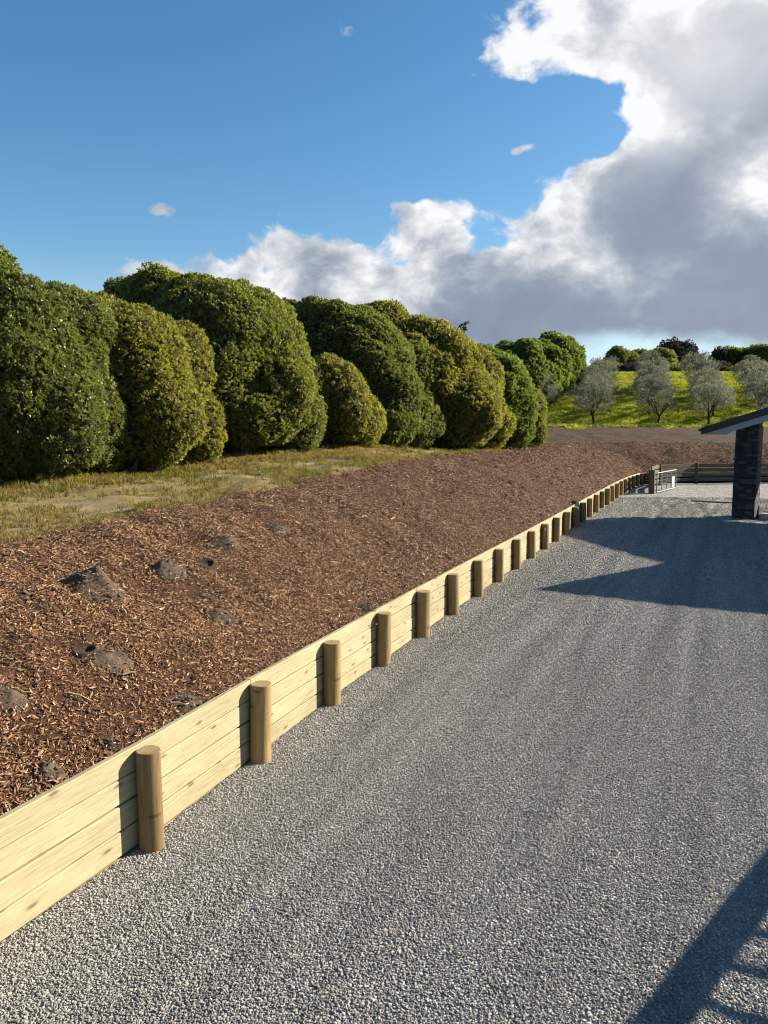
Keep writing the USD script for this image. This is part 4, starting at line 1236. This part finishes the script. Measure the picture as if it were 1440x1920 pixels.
# dark conifer whose top shows over the hedge
cb = D(858, 622, 42.0)
gz = float(Z(cb[0], cb[1]))
con = thing("conifer_tree", "dark conifer tip showing above the hedge", "conifer", (cb[0], cb[1], gz))
tp = cb + np.array([0.15, 0, 0.35])
add("trunk", rod([cb[0], cb[1], gz - 0.1], tp, 0.16, 0.02), "bark", con, smooth=40)
P, N = [], []
for k in range(46):
    h = (rng.uniform(0, 1) ** 0.8) * (tp[2] - gz - 1.0)
    a_ = rng.uniform(0, 6.283); L_ = (0.45 + 0.30 * h) * rng.uniform(0.7, 1.1); L_ = min(L_, 1.6)
    b0 = np.array([cb[0], cb[1], tp[2] - h]); dr = np.array([math.cos(a_), math.sin(a_), rng.uniform(0.15, 0.7)])
    for s in np.linspace(0.15, 1, 12):
        P.append(b0 + dr * L_ * s + rng.normal(0, 0.04, 3)); N.append(dr + rng.normal(0, 0.3, 3))
sprig = cat([beam([0, 0, 0], [0.05 * math.cos(a_), 0.05 * math.sin(a_), 0.16], 0.022, 0.006) for a_ in np.arange(5) * 1.256])
P, N = np.array(P), np.array(N)
scatter("crown", con, [("sprig", sprig, "needle", False)], P, frames(N, rng.uniform(0, 6.283, len(P))), rng.uniform(0.9, 1.8, len(P)))

# ------------------------------------------------------------------ far shelter trees
def far_shrub(name, label, lobes, m, seed, size=2.0, density=26, amp=0.22, leaf=(0.12, 0.06), cat_="shrub", brown=0.0, corem="bush_core"):
    return shrub(name, label, cat_, lobes, m, density, leaf=leaf, size=size, stems=False, seed=seed, amp=amp, brown=brown, corem=corem, nleaf=7, widen=False)


far_shrub("hedge_shrub", "rounded shrub at the left of the far hedge beyond the gap", [(965, 690, 38, 42, 66, 1.0), (950, 665, 22, 20, 66, 1.0), (985, 700, 36, 60, 65, 1.0), (940, 705, 40, 44, 64, 1.0), (985, 668, 26, 22, 67, 1.0)], "leaf_green", 1100)
far_shrub("hedge_shrub", "middle shrub of the far hedge with lumpy sides", [(1000, 680, 38, 38, 70, 1.0), (1030, 700, 38, 50, 69, 1.0), (1000, 655, 26, 14, 72, 1.0), (1020, 664, 26, 22, 71, 1.0), (1012, 720, 40, 40, 67, 1.0)], "leaf_green", 1200)
far_shrub("hedge_shrub", "highest domed shrub at the right end of the far hedge", [(1035, 655, 32, 28, 76, 1.0), (1062, 680, 32, 42, 75, 1.0), (1078, 700, 22, 36, 75, 1.0), (1050, 690, 34, 54, 74, 1.0)], "leaf_green", 1300)
far_shrub("shelter_tree", "dark round tree left of the bare brown tree on the skyline", [(1157, 672, 21, 20, 100, 1.2), (1172, 684, 26, 24, 101, 1.2), (1148, 690, 20, 24, 100, 1.2)], "leaf_dark", 1400, cat_="tree")
far_shrub("shelter_tree", "low dark tree mass directly left of the brown tree", [(1205, 676, 30, 18, 104, 1.2), (1235, 676, 28, 20, 104, 1.2), (1215, 692, 46, 22, 103, 1.2)], "leaf_dark", 1500, cat_="tree")
far_shrub("shelter_tree", "round green tree just in front of the brown tree", [(1246, 672, 18, 17, 98, 1.2), (1240, 688, 26, 22, 98, 1.2)], "leaf_mixed", 1600, cat_="tree")
far_shrub("brown_tree", "greyish brown twiggy tree, tallest on the skyline", [(1262, 655, 24, 16, 108, 1.0), (1285, 664, 24, 20, 108, 1.0), (1255, 668, 22, 20, 108, 1.0), (1275, 685, 38, 24, 107, 1.0), (1300, 678, 18, 20, 107, 1.0)], "leaf_brown", 1700, cat_="tree", density=14, amp=0.4)
far_shrub("brown_tree", "small reddish brown bush left of the right-hand dark trees", [(1347, 664, 14, 10, 110, 1.0), (1338, 674, 10, 12, 110, 1.0)], "leaf_brown", 1800, cat_="tree", amp=0.3)
far_shrub("shelter_tree", "wide dark tree near the right edge on the skyline", [(1375, 666, 26, 14, 112, 1.2), (1362, 676, 26, 16, 112, 1.2), (1392, 680, 26, 18, 112, 1.2)], "leaf_dark", 1900, cat_="tree")
far_shrub("shelter_tree", "dark tree cut by the right edge on the skyline", [(1425, 664, 28, 16, 110, 1.2), (1450, 666, 30, 18, 110, 1.2), (1420, 680, 34, 20, 110, 1.2), (1470, 680, 30, 22, 110, 1.2)], "leaf_mixed", 2000, cat_="tree")
for i, (px, w_) in enumerate(((1125, 30), (1185, 32), (1262, 34), (1330, 34), (1400, 36), (1460, 34))):
    lb = ["dark undergrowth behind the first row of olive trees", "dark undergrowth closing the gap right of the first olive row", "dark undergrowth below the brown tree", "dark undergrowth behind the third olive row", "dark undergrowth under the wide dark tree at right", "dark undergrowth at the right edge behind the olives"][i]
    far_shrub("undergrowth_bush", lb, [(px, 700, w_, 17, 92 + i % 2, 0.8), (px + 18, 696, w_ * 0.8, 16, 94, 0.8)], "leaf_brown" if i % 2 else "leaf_mixed", 2100 + 50 * i, cat_="bush")

# hills on the skyline
hx = np.linspace(-500, 900, 180); hy = np.array([230, 300, 380, 470, 640.0])
HX, HY = np.meshgrid(hx, hy, indexing="ij")
crest = 31 + 9 * (fbm(np.stack([hx / 120, 0 * hx, 0 * hx], -1), 3, 40) - 0.5) + 0.012 * np.clip(hx - 40, -200, 300)
HZ_ = np.stack([0 * hx - 5, crest * 0.80, crest * 1.08, crest * 1.1, 0 * hx], -1)
n2 = len(hy)
I, J = np.meshgrid(np.arange(len(hx) - 1), np.arange(n2 - 1), indexing="ij"); I, J = I.ravel(), J.ravel()
a, b, c, d = I * n2 + J, (I + 1) * n2 + J, (I + 1) * n2 + J + 1, I * n2 + J + 1
add("hills", (np.stack([HX, HY, HZ_], -1).reshape(-1, 3), np.vstack([np.c_[a, b, c], np.c_[a, c, d]])), "pasture", smooth=True, label="low brown hill far off on the skyline", category="hills", kind="structure")

# ------------------------------------------------------------------ olive trees in rows up the slope
def olive(seed):
    r = np.random.default_rng(seed)
    H = 4.5
    fork = np.array([r.normal(0, 0.10), r.normal(0, 0.10), 0.85 + r.uniform(-0.1, 0.15)])
    trunk = tubes([np.array([0, 0, -0.15]), np.array([0.02, 0.0, 0.3]), fork], [0.13, 0.10, 0.085], 8)
    limbs, tips = [], []
    for k in range(6):
        a_ = k * 1.05 + r.normal(0, 0.25); sp = r.uniform(0.75, 1.25)
        p1 = fork + np.array([math.cos(a_) * sp * 0.45, math.sin(a_) * sp * 0.45, r.uniform(0.5, 0.8)])
        p2 = p1 + np.array([math.cos(a_) * sp * 0.45, math.sin(a_) * sp * 0.45, r.uniform(0.7, 1.1)])
        p3 = p2 + np.array([math.cos(a_ + r.normal(0, 0.5)) * 0.25, math.sin(a_ + r.normal(0, 0.5)) * 0.25, r.uniform(0.5, 1.0)])
        limbs.append(tubes([fork, p1, p2, p3], [0.055, 0.04, 0.025, 0.01], 6)); tips += [p1, p2, p3]
    tips = np.array(tips)
    # leaf sprays in an uneven crown
    N_ = 9500
    u = r.normal(0, 1, (N_, 3)); u /= np.linalg.norm(u, axis=1, keepdims=True)
    rad = r.uniform(0.35, 1, N_) ** 0.45
    cz = 2.5
    p = u * rad[:, None] * np.array([1.68, 1.68, 1.55]) + [0, 0, cz]
    p[:, :2] *= (1.06 - 0.16 * (p[:, 2:3] - cz))                       # a little wider below
    dn = fbm(p * 1.35 + seed, 3, seed)
    k = dn > 0.515 - 0.05 * (rad < 0.8)
    edge = 1 + (fbm(p * 0.9 + 5, 3, seed + 3) - 0.5) * 1.5
    p[:, :2] *= edge[:, None] ** 0.8
    p = p[k & (p[:, 2] > 1.05 + 0.35 * r.uniform(0, 1, N_))]
    n = len(p)
    ax = r.normal(0, 1, (n, 3)) + [0, 0, 0.5] + 0.6 * (p - [0, 0, 2.2]); ax /= np.linalg.norm(ax, axis=1, keepdims=True)
    sd = np.cross(ax, r.normal(0, 1, (n, 3))); sd /= np.linalg.norm(sd, axis=1, keepdims=True)
    L = r.uniform(0.09, 0.20, n)[:, None]; w = L * 0.30
    v = np.stack([p - ax * L / 2, p + sd * w / 2, p + ax * L / 2, p - sd * w / 2], 1).reshape(-1, 3)
    b_ = np.arange(n) * 4
    f = np.vstack([np.c_[b_, b_ + 1, b_ + 2], np.c_[b_, b_ + 2, b_ + 3]])
    return trunk, limbs, trimesh.Trimesh(v, f, process=False)


ORD = ["front", "second", "third", "fourth", "fifth", "sixth", "seventh", "eighth", "ninth"]
ROWS = [("hedge-side row", -1), ("first full row", 0), ("middle row", 1), ("row above the carport roof", 2), ("right edge row", 3), ("outermost row right", 4)]
variants = []
RD = unit(np.array([0.345, 1.0]))
cell = D(1220, 797, 62.0)[:2]
count = 0
for ri, (rn, rk_) in enumerate(ROWS):
    for j in range(6):
        y = 62.0 + 3.0 * j + rng.normal(0, 0.28)
        if rk_ == -1 and j < 1:
            continue
        if rk_ == 2 and j == 0:
            y += 0.2
        x = cell[0] + 4.9 * (rk_ - 1) + 0.345 * (y - 62.0) + rng.normal(0, 0.22)
        if rk_ == 4 and x / y > 0.56:
            continue
        z = float(Z(x, y))
        lb = f"silvery olive tree, {ORD[j]} up the slope in the {rn}"
        if len(variants) < 5:
            t = thing("olive_tree", lb, "olive tree", (x, y, z), rng.uniform(0, 360), "olive trees in rows on the slope")
            tr, lm, cr = olive(900 + len(variants))
            ORIGIN[t] = np.zeros(3)
            add("trunk", tr, "olive_bark", t, smooth=40)
            for l_ in lm:
                add("limb", l_, "olive_bark", t, smooth=40)
            add("crown", cr, "leaf_silver", t)
            variants.append(t)
        else:
            t = thing("olive_tree", lb, "olive tree", (x, y, z), rng.uniform(0, 360), "olive trees in rows on the slope")
            s_ = rng.uniform(0.84, 1.02)
            UsdGeom.Xform(stage.GetPrimAtPath(t)).AddScaleOp().Set((s_, s_, s_ * rng.uniform(0.86, 0.98)))
            pr = stage.GetPrimAtPath(t)
            pr.GetReferences().AddInternalReference(variants[count % 5])
            pr.SetInstanceable(True)
        count += 1
print("olives", count)
